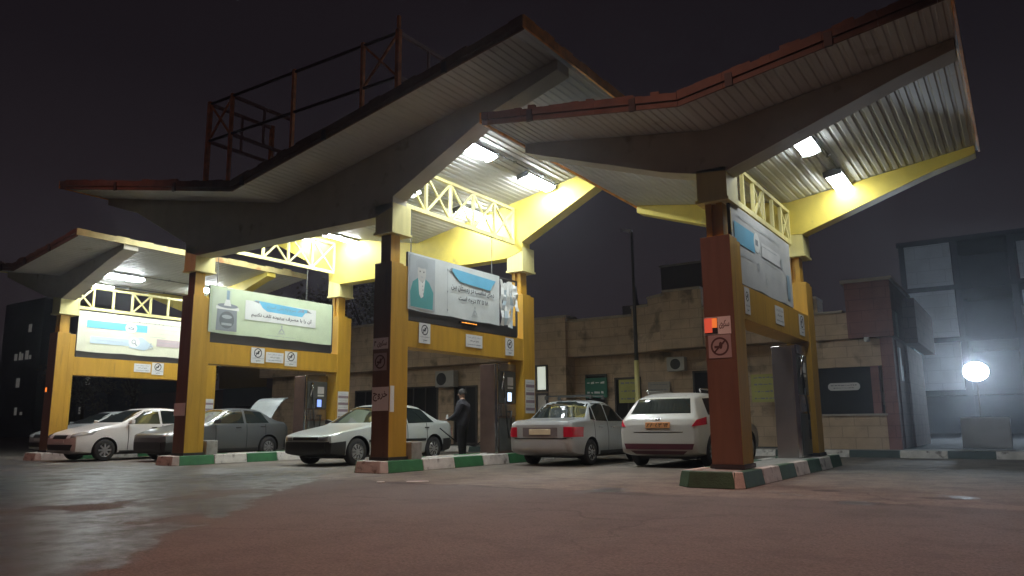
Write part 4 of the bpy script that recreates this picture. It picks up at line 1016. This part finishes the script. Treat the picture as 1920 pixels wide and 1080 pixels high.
# dark grey saloon with its boot lid raised
SDG = [(2.02, .32, .58, .62, .58, .46), (1.96, .22, .68, .71, .74, .60), (1.6, .18, .79, .83, .81, .66), (1.0, .17, .88, .95, .83, .70), (.78, .17, .92, 1.0, .83, .70), (-.02, .17, .94, 1.38, .83, .60), (-.5, .17, .95, 1.43, .83, .61),
       (-1.0, .17, .96, 1.385, .83, .59), (-1.55, .18, .98, 1.06, .82, .66), (-1.85, .22, .95, 1.02, .80, .64), (-2.0, .32, .85, .93, .72, .56)]
FDG = [('front', 'windscreen', [(-.66, 1.02), (.66, 1.02), (.54, 1.355), (-.54, 1.355)], 'glass'), ('side', 'front_side_window', [(.62, .975), (-.36, .975), (-.36, 1.34), (.04, 1.32)], 'glass'), ('side', 'rear_side_window', [(-.44, .975), (-1.22, .99), (-1.02, 1.29), (-.44, 1.34)], 'glass'),
       ('rear', 'rear_window', [(-.6, 1.08), (.6, 1.08), (.5, 1.34), (-.5, 1.34)], 'glass'), ('front2', 'headlight', [(.42, .64), (.74, .66), (.74, .80), (.46, .76)], 'lens', .012, .35), ('front', 'bumper', [(-.58, .28), (.58, .28), (.58, .50), (-.58, .50)], 'blackp', .02), ('low', .50, 1.60, -1.75),
       ('mirror', (.58, .80, .98)), ('handle', [(-.18, .86), (-1.0, .88)]), ('side', 'sill', [(.85, .19), (-.85, .19), (-.85, .30), (.85, .30)], 'blackp', .006)]
rt, _p = car('saloon_car', 'dark grey saloon with its pale boot lid raised, behind an ochre column', 'car', (-19.15, 13.6, 0), -90, SDG, (1.22, -1.22), .30, dgrey, FDG, trk=.71)
s = MB(); nseg = 7
prev = None
for i in range(nseg + 1):
    t_ = i / nseg; x = -1.42 - .62 * t_; z = 1.10 + .62 * math.sin(t_ * 1.5) + .02; zz = (x, z)
    if prev: s.hexa([(prev[0], -.62, prev[1] - .03), (prev[0], .62, prev[1] - .03), (x, .60, z - .03), (x, -.60, z - .03)], [(prev[0], -.62, prev[1]), (prev[0], .62, prev[1]), (x, .60, z), (x, -.60, z)])
    prev = zz
s.build('boot_lid', mat('pale_lid_paint', (.19, .21, .21), .4, .2), rt, smooth=False)
# pale car beyond the far left island
SBX = SSED
car('saloon_car', 'pale saloon beyond the clean white one, mostly hidden by the far left column', 'car', (-26.3, 14.3, 0), -90, SSED, (1.25, -1.25), .29, silver2, FSED, wk='cap', trk=.72)

# ================================================================== PERSON
def skin_body(pts, edges, rad, name, parent, mat_, root=0, lv=2):
    me = bpy.data.meshes.new(name); me.from_pydata(pts, edges, [])
    o = bpy.data.objects.new(name, me); col.objects.link(o)
    o.modifiers.new('k', 'SKIN'); sd = me.skin_vertices[0].data
    for i, r in enumerate(rad): sd[i].radius = r if isinstance(r, tuple) else (r, r); sd[i].use_root = (i == root)
    md = o.modifiers.new('s', 'SUBSURF'); md.levels = lv; md.render_levels = lv
    bpy.context.view_layer.update(); dg = bpy.context.evaluated_depsgraph_get()
    me2 = bpy.data.meshes.new_from_object(o.evaluated_get(dg)); bpy.data.objects.remove(o)
    me2.materials.clear()
    for m_ in mat_: me2.materials.append(m_)
    me2.polygons.foreach_set('use_smooth', [True] * len(me2.polygons))
    o2 = bpy.data.objects.new(name, me2); col.objects.link(o2); o2.parent = parent
    return o2
pr = empty('person', (-11.58, 15.2, 0), R(195))     # faces -x towards the silver saloon (local +x forward)
PV = [(0, 0, .92), (0, 0, 1.08), (0, 0, 1.28), (0, 0, 1.40), (.01, 0, 1.49), (.02, 0, 1.56), (.035, 0, 1.63), (.03, 0, 1.70),
      (0, .09, .88), (.01, .10, .50), (-.01, .10, .09), (.13, .11, .03),
      (0, -.09, .88), (.03, -.11, .50), (.02, -.12, .09), (.16, -.13, .03),
      (0, .19, 1.38), (.06, .23, 1.12), (.27, .17, 1.02), (.35, .14, 1.01),
      (0, -.19, 1.38), (.08, -.22, 1.14), (.28, -.12, 1.02), (.36, -.07, 1.00)]
PE = [(0, 1), (1, 2), (2, 3), (3, 4), (4, 5), (5, 6), (6, 7), (0, 8), (8, 9), (9, 10), (10, 11), (0, 12), (12, 13), (13, 14), (14, 15), (3, 16), (16, 17), (17, 18), (18, 19), (3, 20), (20, 21), (21, 22), (22, 23)]
PR = [(.19, .15), (.195, .15), (.215, .15), (.17, .12), (.055, .055), (.08, .075), (.09, .078), (.06, .055), (.12, .12), .085, .065, .045, (.12, .12), .085, .065, .045, .095, .072, .05, .032, .095, .072, .05, .032]
fing = []
for (bi, sy) in ((19, 1), (23, -1)):
    bx, by, bz = PV[bi]
    for k_ in range(4):
        a = len(PV); PV += [(bx + .045, by + (k_ - 1.5) * .018, bz - .004), (bx + .08 - .005 * abs(k_ - 1.3), by + (k_ - 1.5) * .02, bz - .022)]; PE += [(bi, a), (a, a + 1)]; PR += [.010, .008]
    a = len(PV); PV += [(bx + .015, by - sy * .035, bz), (bx + .045, by - sy * .045, bz - .012)]; PE += [(bi, a), (a, a + 1)]; PR += [.011, .009]
ob = skin_body(PV, PE, PR, 'body', pr, [M['cloth'], M['cloth2'], M['skin'], M['blackp']])
mi = []
for p in ob.data.polygons:
    c = p.center; k_ = 0
    if c.z < .86: k_ = 1
    if c.z < .09: k_ = 3
    if c.z > 1.50 or (c.x > .335 and c.z < 1.1 and c.z > .9): k_ = 2
    mi.append(k_)
ob.data.polygons.foreach_set('material_index', mi)
s = MB(); s.lathe([(.001, 1.765), (.05, 1.755), (.085, 1.72), (.098, 1.67), (.10, 1.63)], 'z', 20, c=(.012, 0, 0)); s.build('hair', M['hair'], pr, smooth=True)
s = MB(); s.hexa([(.115, -.015, 1.60), (.115, .015, 1.60), (.145, .008, 1.60), (.145, -.008, 1.60)], [(.10, -.008, 1.65), (.10, .008, 1.65), (.115, .006, 1.65), (.115, -.006, 1.65)]); s.build('nose', M['skin'], pr, smooth=True)
s = MB()
for sy in (-1, 1): s.box(.108, .118, sy * .035 - .012, sy * .035 + .012, 1.65, 1.662); s.box(.01, .05, sy * .093 - .008, sy * .093 + .008, 1.60, 1.66)
s.box(.108, .119, -.025, .025, 1.572, 1.58); s.build('face_features', M['hair'], pr)
s = MB(); s.lathe([(.075, 1.44), (.085, 1.47), (.075, 1.50)], 'z', 18, c=(.01, 0, 0)); s.build('collar', M['cloth'], pr, smooth=True)
s = MB(); s.poly = None; s.hexa([(.30, .20, 1.03), (.36, .20, 1.02), (.36, .215, 1.02), (.30, .215, 1.03)], [(.31, .20, 1.13), (.35, .20, 1.12), (.35, .215, 1.12), (.31, .215, 1.13)]); s.build('white_paper', M['paper'], pr)
tag(pr, 'person in dark jacket and trousers standing at the rear of a silver saloon', 'person')
s = MB(); pts = [(-10.9, 15.4, 1.0), (-11.1, 15.5, .55), (-11.5, 15.6, .35), (-12.0, 15.5, .45), (-12.3, 15.2, .80)]
for a, b_ in zip(pts, pts[1:]): s.cyl(a, b_, .017, 8)
tag(s.build('filling_hose', M['blackp'], None, smooth=True), 'black filling hose hanging from a dispenser to a silver saloon', 'hose')

# ================================================================== BUILDING BEHIND
def wall_xy(mb, p, q, z0, z1, th=.3, m=0):
    p, q = Vector(p), Vector(q); n = Vector((-(q - p).y, (q - p).x)).normalized() * th
    mb.hexa([(*p, z0), (*q, z0), (*(q + n), z0), (*(p + n), z0)], [(*p, z1), (*q, z1), (*(q + n), z1), (*(p + n), z1)], m)
root = empty('station_building', (-16, 23, .155)); OB = (-16, 23, .155)
line_ = [(-29.0, 23.0), (-10.54, 23.0), (-9.89, 22.85), (-9.19, 22.45), (-2.95, 22.45)]
W1 = MB()
# ground floor wall set back, upper band projecting
W1.box(-29, -2.95, 23.5, 23.8, .155, 3.2)
W1.box(-2.95 - .3, -2.95, 22.6, 23.5, .155, 3.0)
W1.build('wall', M['stone'], root, OB)
band = MB()
def bandseg(p, q, z0, z1, mi_=0): wall_xy(band, p, q, z0, z1, .75, mi_)
for (p, q, zt) in (((-29, 23.0), (-12.9, 23.0), 4.37), ((-12.9, 23.0), (-10.54, 23.0), 4.37), ((-10.54, 23.0), (-9.89, 22.85), 4.62), ((-9.89, 22.85), (-9.19, 22.45), 4.85), ((-9.19, 22.45), (-7.95, 22.45), 4.95), ((-7.95, 22.5), (-4.6, 22.5), 4.30)):
    bandseg(p, q, 3.15, 3.72); bandseg(Vector(p) + Vector((0, .03)), Vector(q) + Vector((0, .03)), 3.735, zt)
    wall_xy(band, Vector(p) + Vector((0, .06)), Vector(q) + Vector((0, .06)), 3.71, 3.745, .6, 0)
    wall_xy(band, Vector(p) - Vector((0, .05)), Vector(q) - Vector((0, .05)), zt, zt + .07, .9, 1)
band.build('parapet', [M['stone'], M['cap']], root, OB)
pier = MB(); pier.box(-14.9, -12.98, 22.86, 23.5, .155, 4.53); pier.box(-15.0, -12.9, 22.8, 23.6, 4.53, 4.60, 1); pier.box(-29.2, -21.6, 22.9, 23.5, 3.1, 4.95); pier.box(-29.2, -21.5, 22.82, 23.6, 4.95, 5.03, 1)
split_build(pier, 'pier', [M['stone'], M['cap']], root, OB)
def opening(x0, x1, z0, z1, name='window', y=23.5, lit=None, mull=1):
    f_ = MB(); t_ = .06
    f_.box(x0, x0 + t_, y - .06, y + .02, z0, z1); f_.box(x1 - t_, x1, y - .06, y + .02, z0, z1); f_.box(x0 + t_, x1 - t_, y - .06, y + .02, z1 - t_, z1); f_.box(x0 + t_, x1 - t_, y - .06, y + .02, z0, z0 + t_)
    for i in range(mull): xm = x0 + (x1 - x0) * (i + 1) / (mull + 1); f_.box(xm - .02, xm + .02, y - .05, y - .012, z0 + t_, z1 - t_)
    fo = f_.build(name, M['frame'], root, OB); g_ = MB(); g_.box(x0 + t_, x1 - t_, y - .011, y - .004, z0 + t_, z1 - t_); g_.build('pane', lit or M['dark'], fo, OB)
    return fo
opening(-23.6, -22.4, .9, 2.35); opening(-21.0, -19.1, .2, 2.40, 'door', mull=2); opening(-18.3, -17.2, .16, 2.36, 'door', mull=1); opening(-16.4, -15.4, 1.0, 2.2)
opening(-12.55, -11.75, .16, 2.55, 'door', mull=0); opening(-11.45, -10.5, .8, 2.4, mull=1); opening(-8.7, -8.0, .16, 2.5, 'door', mull=0); opening(-26.5, -25.2, .8, 2.2)
opening(-14.18, -13.70, 2.0, 2.92, y=22.855, lit=M['litwin'], mull=0); opening(-14.18, -13.70, .9, 1.94, y=22.855, lit=flat('lit_blind', (.7, .66, .6)), mull=0)
gl = bpy.data.objects
tag(root, 'low tan stone station building with a banded parapet across the back of the forecourt', 'building')
def board(x0, x1, z0, z1, y, name, m_, label, rows=2, ink='paper', txt=None):
    r0 = empty(name, ((x0 + x1) / 2, y, z0)); s = MB(); s.box(-(x1 - x0) / 2, (x1 - x0) / 2, -.05, 0, 0, z1 - z0); s.build('panel', m_, r0)
    c = Canvas((-(x1 - x0) / 2, -.052, 0), (1, 0, 0), (0, 0, 1), (0, -1, 0)); Wd, Hd = x1 - x0, z1 - z0
    for i in range(rows): c.scrib(Wd * .1, Wd * .9, Hd * (i + .5) / rows, Hd / rows * .4, M[ink], i + 3)
    c.build('lettering', r0); tag(r0, label, 'sign', 'small signs on the station building')
board(-12.53, -11.70, 1.75, 2.42, 23.42, 'wall_sign', flat('sign_green', (.03, .16, .11)), 'dark green sign on the building above the silver saloon roof')
board(-11.25, -10.5, 1.55, 2.32, 23.42, 'wall_sign', flat('sign_olive', (.42, .40, .12)), 'yellow sign on the building just left of the tall pole', 3, 'inkgrey')
board(-10.2, -9.45, 1.5, 2.2, 23.42, 'wall_sign', flat('sign_grey', (.34, .31, .27)), 'pale grey notice board on the building right of the tall pole', 4, 'inkgrey')
board(-6.6, -5.75, 1.45, 2.25, 22.6, 'wall_sign', flat('sign_olive', (.42, .40, .12)), 'yellow sign with many lines seen behind the nearest column', 4, 'inkgrey')
s = MB(); s.box(-.45, .45, -.32, 0, 0, .62); ac = empty('air_conditioner', (-18.5, 23.42, 2.32)); s.build('casing', M['white'] if False else flat('aged_white', (.42, .40, .36)), ac, bevel=.02)
s = MB(); s.lathe([(.24, -.335), (.24, -.33), (.20, -.325), (.001, -.325)], 'y', 24, c=(-.14, 0, .31))
for i in range(6): s.bar((-.14 - .22 * math.cos(i * .52), -.34, .31 - .22 * math.sin(i * .52)), (-.14 + .22 * math.cos(i * .52), -.34, .31 + .22 * math.sin(i * .52)), .008)
s.build('fan_grille', M['blackp'], ac); tag(ac, 'white air conditioner unit on the wall above the person', 'air conditioner')
s = MB(); s.box(-.3, .3, -.25, 0, 0, .45); ac = empty('air_conditioner', (-9.1, 23.3, 2.5)); s.build('casing', flat('aged_white', (.42, .40, .36)), ac, bevel=.02); s = MB(); s.lathe([(.17, -.262), (.001, -.262)], 'y', 20, c=(0, 0, .22)); s.build('fan_grille', M['blackp'], ac)
tag(ac, 'small grey air conditioner under the curved bay of the building', 'air conditioner')
# things on the roof
s = MB(); s.box(-1.2, 1.2, 0, 2, 0, 1.5); s.box(-1.25, 1.25, -.05, 2.05, 1.5, 1.58, 1); o = s.build('rooftop_room', [flat('dim_plaster', (.11, .085, .08)), M['cap']]); o.location = (-11.1, 30, 5.9)
s2 = MB(); s2.box(-3, 4, 0, 6, 0, 5.9); o2 = s2.build('rear_building', flat('dim_plaster', (.11, .085, .08))); o2.location = (-11.1, 29.9, 0); tag(o2, 'dim plaster building rising just behind the curved bay', 'building')
tag(o, 'square rooftop room standing behind the curved bay of the building', 'rooftop room')
s = MB(); s.cyl((0, 0, 0), (0, 0, .9), .22, 10, r2=.05); s.cyl((0, 0, .9), (0, 0, 1.35), .05, 8, r2=.01); o = s.build('rooftop_cowl', M['aptd']); o.location = (-11.0, 24.5, 4.3); tag(o, 'dark pointed cowl on the roof behind the tall pole', 'roof cowl')
s = MB()
for i in range(8): s.cyl((i * .18, 0, 0), (i * .18, 0, .4 + .1 * (i % 3)), .05, 6)
o = s.build('rooftop_pipes', M['aptd']); o.location = (-10.7, 24.6, 4.4); tag(o, 'row of short dark pipes on the roof right of the pole', 'pipes')
# pole with an unlit lamp head
pl = empty('lamp_post', (-9.64, 21.3, .15)); s = MB(); s.cyl((0, 0, 0), (0, 0, 2.6), .075, 14, 0); s.cyl((0, 0, 2.6), (0, 0, 6.6), .06, 12, 1, r2=.04); s.build('pole', [M['cream'], M['steel_dark']], pl, smooth=True)
s = MB(); s.bar((.03, 0, 6.6), (-.25, 0, 6.72), .05); s.hexa([(-.02, -.1, 6.58), (-.32, -.08, 6.68), (-.32, .08, 6.68), (-.02, .1, 6.58)], [(.0, -.07, 6.68), (-.32, -.05, 6.76), (-.32, .05, 6.76), (.0, .07, 6.68)]); s.build('lamp_head', flat('pale_lamp_glass', (.55, .56, .6), .3), pl)
tag(pl, 'tall slim post with a pale unlit lamp head, rising in front of the tan building', 'lamp post')

# ================================================================== RIGHT HAND KIOSK
kr = empty('kiosk', (-3.5, 21.9, .155)); OK_ = (-3.5, 21.9, .155)
s = MB(); s.box(-4.6, -2.95, 21.86, 22.1, .156, 1.02); s.box(-4.6, -2.95, 21.8, 22.14, 1.02, 1.07, 1); s.box(-4.6, -2.95, 21.9, 22.3, 2.30, 3.03); split_build(s, 'wall', [M['stone'], M['cap']], kr, OK_)
s = MB(); s.box(-4.6, -2.62, 21.75, 22.8, 3.04, 3.74, 1); s.box(-3.72, -2.62, 21.74, 25.6, 3.04, 4.52); s.box(-3.8, -2.55, 21.66, 25.7, 4.52, 4.60, 2); s.box(-4.62, -3.80, 21.68, 22.9, 3.74, 3.80, 2); s.box(-2.62, -2.3, 24.0, 29, 3.04, 4.3, 0)
split_build(s, 'roof_parapet', [M['stone_p'], M['stone'], M['cap']], kr, OK_)
s = MB(); s.box(-2.98, -2.68, 21.82, 22.15, .156, 3.03); s.box(-2.9, -2.72, 22.9, 24.6, .156, 3.03); s.box(-3.27, -3.08, 21.84, 22.1, 1.07, 2.3); s.box(-2.9, -2.66, 24.61, 28.5, .156, 3.02); split_build(s, 'pillar', M['stone_p'], kr, OK_)
s = MB(); s.box(-4.6, -3.27, 22.02, 22.05, 1.07, 2.3); s.build('window', M['dark'], kr, OK_)
s = MB()
for i in range(5): s.box(-4.4 + i * .3, -4.28 + i * .3, 22.4, 22.45, 1.07, 1.3 + .12 * (i % 2))
split_build(s, 'counter_goods', flat('dim_goods', (.2, .17, .15)), kr, OK_)
s = MB(); s.box(-2.60, -2.56, 21.95, 22.25, 1.9, 2.75); s.box(-2.60, -2.56, 22.35, 22.45, 1.9, 2.3); split_build(s, 'lettered_strip', flat('dim_white_letters', (.50, .48, .50)), kr, OK_)
tag(kr, 'small kiosk of tan and pinkish stone with a tall square parapet at the right', 'kiosk')
ov = empty('oval_sign', (-3.97, 21.98, 1.79)); s = MB(); n = 10
pts = [(.31 + .09 * math.cos(R(a)), .10 * math.sin(R(a))) for a in range(-90, 91, 18)] + [(-.31 + .09 * math.cos(R(a)), .10 * math.sin(R(a))) for a in range(90, 271, 18)]
s.prism(pts, 'y', -.02, 0); s.build('plate', flat('sign_pale', (.62, .60, .58)), ov)
c = Canvas((-.38, -.022, -.1), (1, 0, 0), (0, 0, 1), (0, -1, 0)); c.scrib(.06, .7, .13, .05, M['inkgrey'], 2); c.scrib(.12, .64, .06, .04, M['inkgrey'], 5); c.build('lettering', ov)
tag(ov, 'pale rounded sign hung in the dark kiosk window', 'sign')
s = MB(); s.box(-.06, .06, -.2, 0, 0, .1); s.cyl((0, -.2, .05), (0, -.26, .05), .045, 10); o = s.build('security_camera', M['white']); o.location = (-3.25, 21.74, 2.93); tag(o, 'small camera under the kiosk parapet', 'security camera')
s = MB(); s.box(-.55, .55, 0, .4, 0, .8); o = s.build('grey_cabinet', flat('dim_grey_metal', (.5, .5, .52)), bevel=.03); o.location = (-.9, 23.3, .15); tag(o, 'low grey cabinet on the far pavement under the floodlight', 'cabinet')

# ================================================================== UNFINISHED APARTMENT BLOCK, FLOODLIGHT
ar = empty('apartment_block', (-2, 56, 0)); OA = (-2, 56, 0)
s = MB()
for i, z in enumerate((2.6, 5.9, 9.2, 12.3)): s.box(-6.0, 3.5, 55, 66, z - .16, z + .16)
split_build(s, 'floor_slab', M['aptd'], ar, OA)
s = MB()
for x in (-5.9, -2.9, .1, 3.1):
    for y in (55.1, 60): s.box(x, x + .35, y, y + .35, 0, 12.2)
split_build(s, 'concrete_frame', M['aptd'], ar, OA)
s = MB()
for i, (z0, z1) in enumerate(((2.76, 5.74), (6.06, 9.04), (9.36, 12.1))):
    s.box(-5.55, -2.95, 54.95, 55.2, z0, z1, 0); s.box(-2.5, .05, 57.5, 57.8, z0, z1 - .5, 1); s.box(.6, 1.5, 55.6, 55.9, z0, z1 - .3, 0); s.box(1.6, 3.0, 57.5, 57.7, z0, z1, 1)
split_build(s, 'infill_wall', [M['apt'], M['aptd']], ar, OA)
s = MB(); s.box(-6, 3.5, 55.2, 55.5, 0, 2.4); s.build('ground_floor_wall', M['aptd'], ar, OA)
tag(ar, 'unfinished apartment block with open dark floors behind the floodlight', 'apartment block')
fl = empty('floodlight', (-1.67, 40, .1)); s = MB(); s.cyl((0, 0, 0), (0, 0, 2.7), .035, 12); s.box(-.4, .4, -.4, .4, 0, .12); s.build('stand', M['steel_dark'], fl)
s = MB(); s.prism([(.48 * math.cos(R(a)), 2.95 + .40 * math.sin(R(a))) for a in range(0, 360, 20)], 'y', 0, .22); s.build('housing', M['steel_dark'], fl, bevel=.02); s = MB(); s.prism([(.43 * math.cos(R(a)), 2.95 + .35 * math.sin(R(a))) for a in range(0, 360, 20)], 'y', -.03, -.004); s.build('lens', M['flood'], fl); s = MB(); s.prism([(.50 * math.cos(R(a)), 2.95 + .42 * math.sin(R(a))) for a in range(0, 360, 20)], 'y', .224, .25); s.build('rear_fill_light', emis('rear_fill_glow', (.72, .86, 1.0), 110), fl)  # emitter at the back is added to light the apartment block
fl.rotation_euler = (0, 0, R(3)); tag(fl, 'dazzling white floodlight on a stand at the far right', 'floodlight')

# dim service buildings behind the left bays
s = MB(); s.box(0, 9.5, 0, .4, 0, 3.3); s.box(4.2, 9.5, -.4, 0, 2.9, 3.9, 1); s.box(0, 4.2, -.3, 0, 3.0, 4.2, 2); s.box(1.2, 2.6, -.03, 0, .2, 2.0, 3); s.box(3.0, 4.0, -.02, 0, 1.4, 2.1, 3)
o = s.build('service_block', [flat('dim_blue_wall', (.13, .14, .155)), flat('dim_mauve_wall', (.16, .12, .12)), flat('dim_ochre_board', (.24, .15, .05)), M['dark']]); o.location = (-37.5, 27, .0)
tag(o, 'low service block with an ochre board seen under the pale green banner', 'building')
s = MB(); s.box(0, 12, 0, 4, 0, 3.2); s.box(7.5, 8.8, -.05, 0, .1, 2.3, 1); s.box(2, 6, -.05, 0, .8, 2.0, 1); o = s.build('workshop', [flat('dim_mauve_wall', (.16, .12, .12)), M['dark']]); o.location = (-51, 30, 0)
tag(o, 'dark workshop seen beyond the far left canopy', 'building')

# distant houses with a few lit windows at far left
for (x, y, wd, hh_, lab) in ((-92, 40, 9, 15, 'dark house at the left edge with scattered lit windows'), (-80, 42, 6, 12, 'narrower dark house with one lit window next to the left edge')):
    r0 = empty('distant_house', (x, y, 0)); s = MB(); s.box(-wd / 2, wd / 2, 0, 8, 0, hh_); s.build('wall', M['aptd'], r0)
    rr = random.Random(int(-x))
    for i in range(9 if wd > 8 else 4):
        a = rr.uniform(-wd / 2 + .5, wd / 2 - 1.6); z = 2 + int(rr.uniform(0, (hh_ - 4) / 3)) * 3.0 + .4
        s = MB(); s.box(a, a + rr.uniform(.3, .8), -.06, -.01, z, z + rr.uniform(.3, 1.0)); s.build('lit_window', M['farlit'], r0)
    tag(r0, lab, 'house', 'distant houses beyond the station')

# ------------------------------------------------------------------ trees
def tree(x, y, h, rad, seed, label):
    rr = random.Random(seed); r0 = empty('tree', (x, y, 0)); s = MB()
    s.cyl((0, 0, 0), (0.1, 0, h * .45), .22, 8, r2=.14)
    tips = []
    for i in range(7):
        a = rr.uniform(0, 6.28); e_ = (rad * .6 * math.cos(a), rad * .6 * math.sin(a), h * rr.uniform(.6, .88)); s.cyl((.1, 0, h * rr.uniform(.3, .45)), e_, .08, 6, r2=.025); tips.append(e_)
    s.build('trunk', M['bark'], r0)
    f_ = MB()
    cl = [(rr.gauss(0, rad * .45), rr.gauss(0, rad * .45), h * .66 + rr.gauss(0, h * .13), rr.uniform(.5, 1.1)) for i in range(34)]
    for (a, b_, c_, r2) in cl:
        for q in range(70):
            d = Vector((rr.gauss(0, 1), rr.gauss(0, 1), rr.gauss(0, .8))); d = d.normalized() * r2 * rr.uniform(.5, 1.15); p = Vector((a, b_, c_)) + d
            u = Vector((rr.uniform(-1, 1), rr.uniform(-1, 1), rr.uniform(-.6, .6))).normalized() * rr.uniform(.08, .16); v_ = u.cross(Vector((rr.uniform(-1, 1), rr.uniform(-1, 1), rr.uniform(-1, 1)))).normalized() * rr.uniform(.05, .1)
            f_.face([p - u, p + v_, p + u, p - v_])
    f_.build('crown', M['leaf'], r0, fix=False)
    tag(r0, label, 'tree', 'dark trees behind the station')
tree(-34.0, 31, 10.2, 2.6, 1, 'dark tree behind the building, above the cartoonless right end of the pale green banner'.replace('cartoonless ', ''))
tree(-30.5, 32, 11.2, 2.8, 2, 'tallest dark tree, between the pale green banner and the central column')
tree(-27.0, 31, 9.8, 2.3, 3, 'dark tree just left of the torn banner column')
tree(-38.5, 34, 9.6, 2.6, 4, 'dark tree behind the pale green banner')
tree(-62, 36, 9.5, 3.0, 5, 'dark tree left of the far left canopy, nearer the frame')
tree(-70, 36, 8.0, 3.0, 6, 'low dark tree at the left edge among distant lights')
tree(-52, 38, 9.0, 3.0, 7, 'dark tree behind the far left canopy')

# ================================================================== ROOFTOP SIGN FRAME
fr = empty('billboard_frame', (-15.1, 12.5, 6.8)); OF = (-15.1, 12.5, 6.8)
xl, xr, yf, yr = -18.72, -11.46, 12.5, 14.7
s = MB()
for x in (xl, -17.7, -15.12, -12.62, xr):
    for y in ((yf, yr) if x in (xl, xr) else (yf,)):
        zb = 6.0 + .19 * abs(x - CX) - .02
        s.bar((x, y, zb), (x, y, 10.15), .11 if x in (xl, xr) else .085)
s.bar((xr, yf, 10.2), (xr, yf, 10.5), .07)
split_build(s, 'post', M['rust'], fr, OF)
s = MB()
for y in (yf, yr):
    for z in ((10.08, 8.95) if y == yf else (8.95,)): s.bar((xl, y, z), (xr, y, z), .05, .06)
split_build(s, 'chord', M['steel_dark'], fr, OF)
s = MB()
for x in (xl, -17.7, xr):
    for z in (10.08, 8.95): s.bar((x, yf + .06, z), (x, yr - .06, z), .07, .09)
    s.bar((x, (yf + yr) / 2, 8.98), (x, (yf + yr) / 2, 10.04), .06)
split_build(s, 'tie_bar', flat('faded_pink_paint', (.42, .28, .25)), fr, OF)
s = MB()
for a, b_ in ((xl, -17.7), (-12.62, xr)):
    for y in (yf,):
        s.bar((a + .05, y + .01, 9.0), (b_ - .05, y + .01, 10.04), .05); s.bar((a + .05, y - .01, 10.04), (b_ - .05, y - .01, 9.0), .05)
split_build(s, 'cross_brace', M['rust'], fr, OF)
tag(fr, 'rusty empty billboard lattice standing on the central canopy roof', 'billboard frame')

# ------------------------------------------------------------------ litter
for (x, y, l, lab) in ((-8.0, 9.35, .35, 'flat scrap of white paper on the worn joint in front of the central kerb'), (-8.45, 9.0, .12, 'tiny white scrap left of the bigger paper scrap')):
    s = MB(); s.prism([(-l * .5, -.05), (l * .1, -.08), (l * .5, -.02), (l * .45, .05), (-l * .1, .07), (-l * .45, .03)], 'z', .004, .012); o = s.build('paper_scrap', M['paper']); o.location = (x, y, 0); o.rotation_euler = (0, 0, R(35)); tag(o, lab, 'paper scrap')

bpy.data.objects.remove(_to)
# thin haze volume added to give the lamps their glow
hz = MB(); hz.box(-110, 45, -12, 75, -1.6, 22)
m, t, b = newmat('glow_haze'); t.nodes.clear(); N, L = t.nodes.new, t.links.new
ho = N('ShaderNodeOutputMaterial'); pv = N('ShaderNodeVolumePrincipled'); pv.inputs['Density'].default_value = .0021; pv.inputs['Color'].default_value = (.8, .84, .9, 1); pv.inputs['Anisotropy'].default_value = .87
L(pv.outputs[0], ho.inputs['Volume'])
tag(hz.build('added_haze', m), 'thin haze added for a glow round the forecourt lamps', None, kind='stuff')
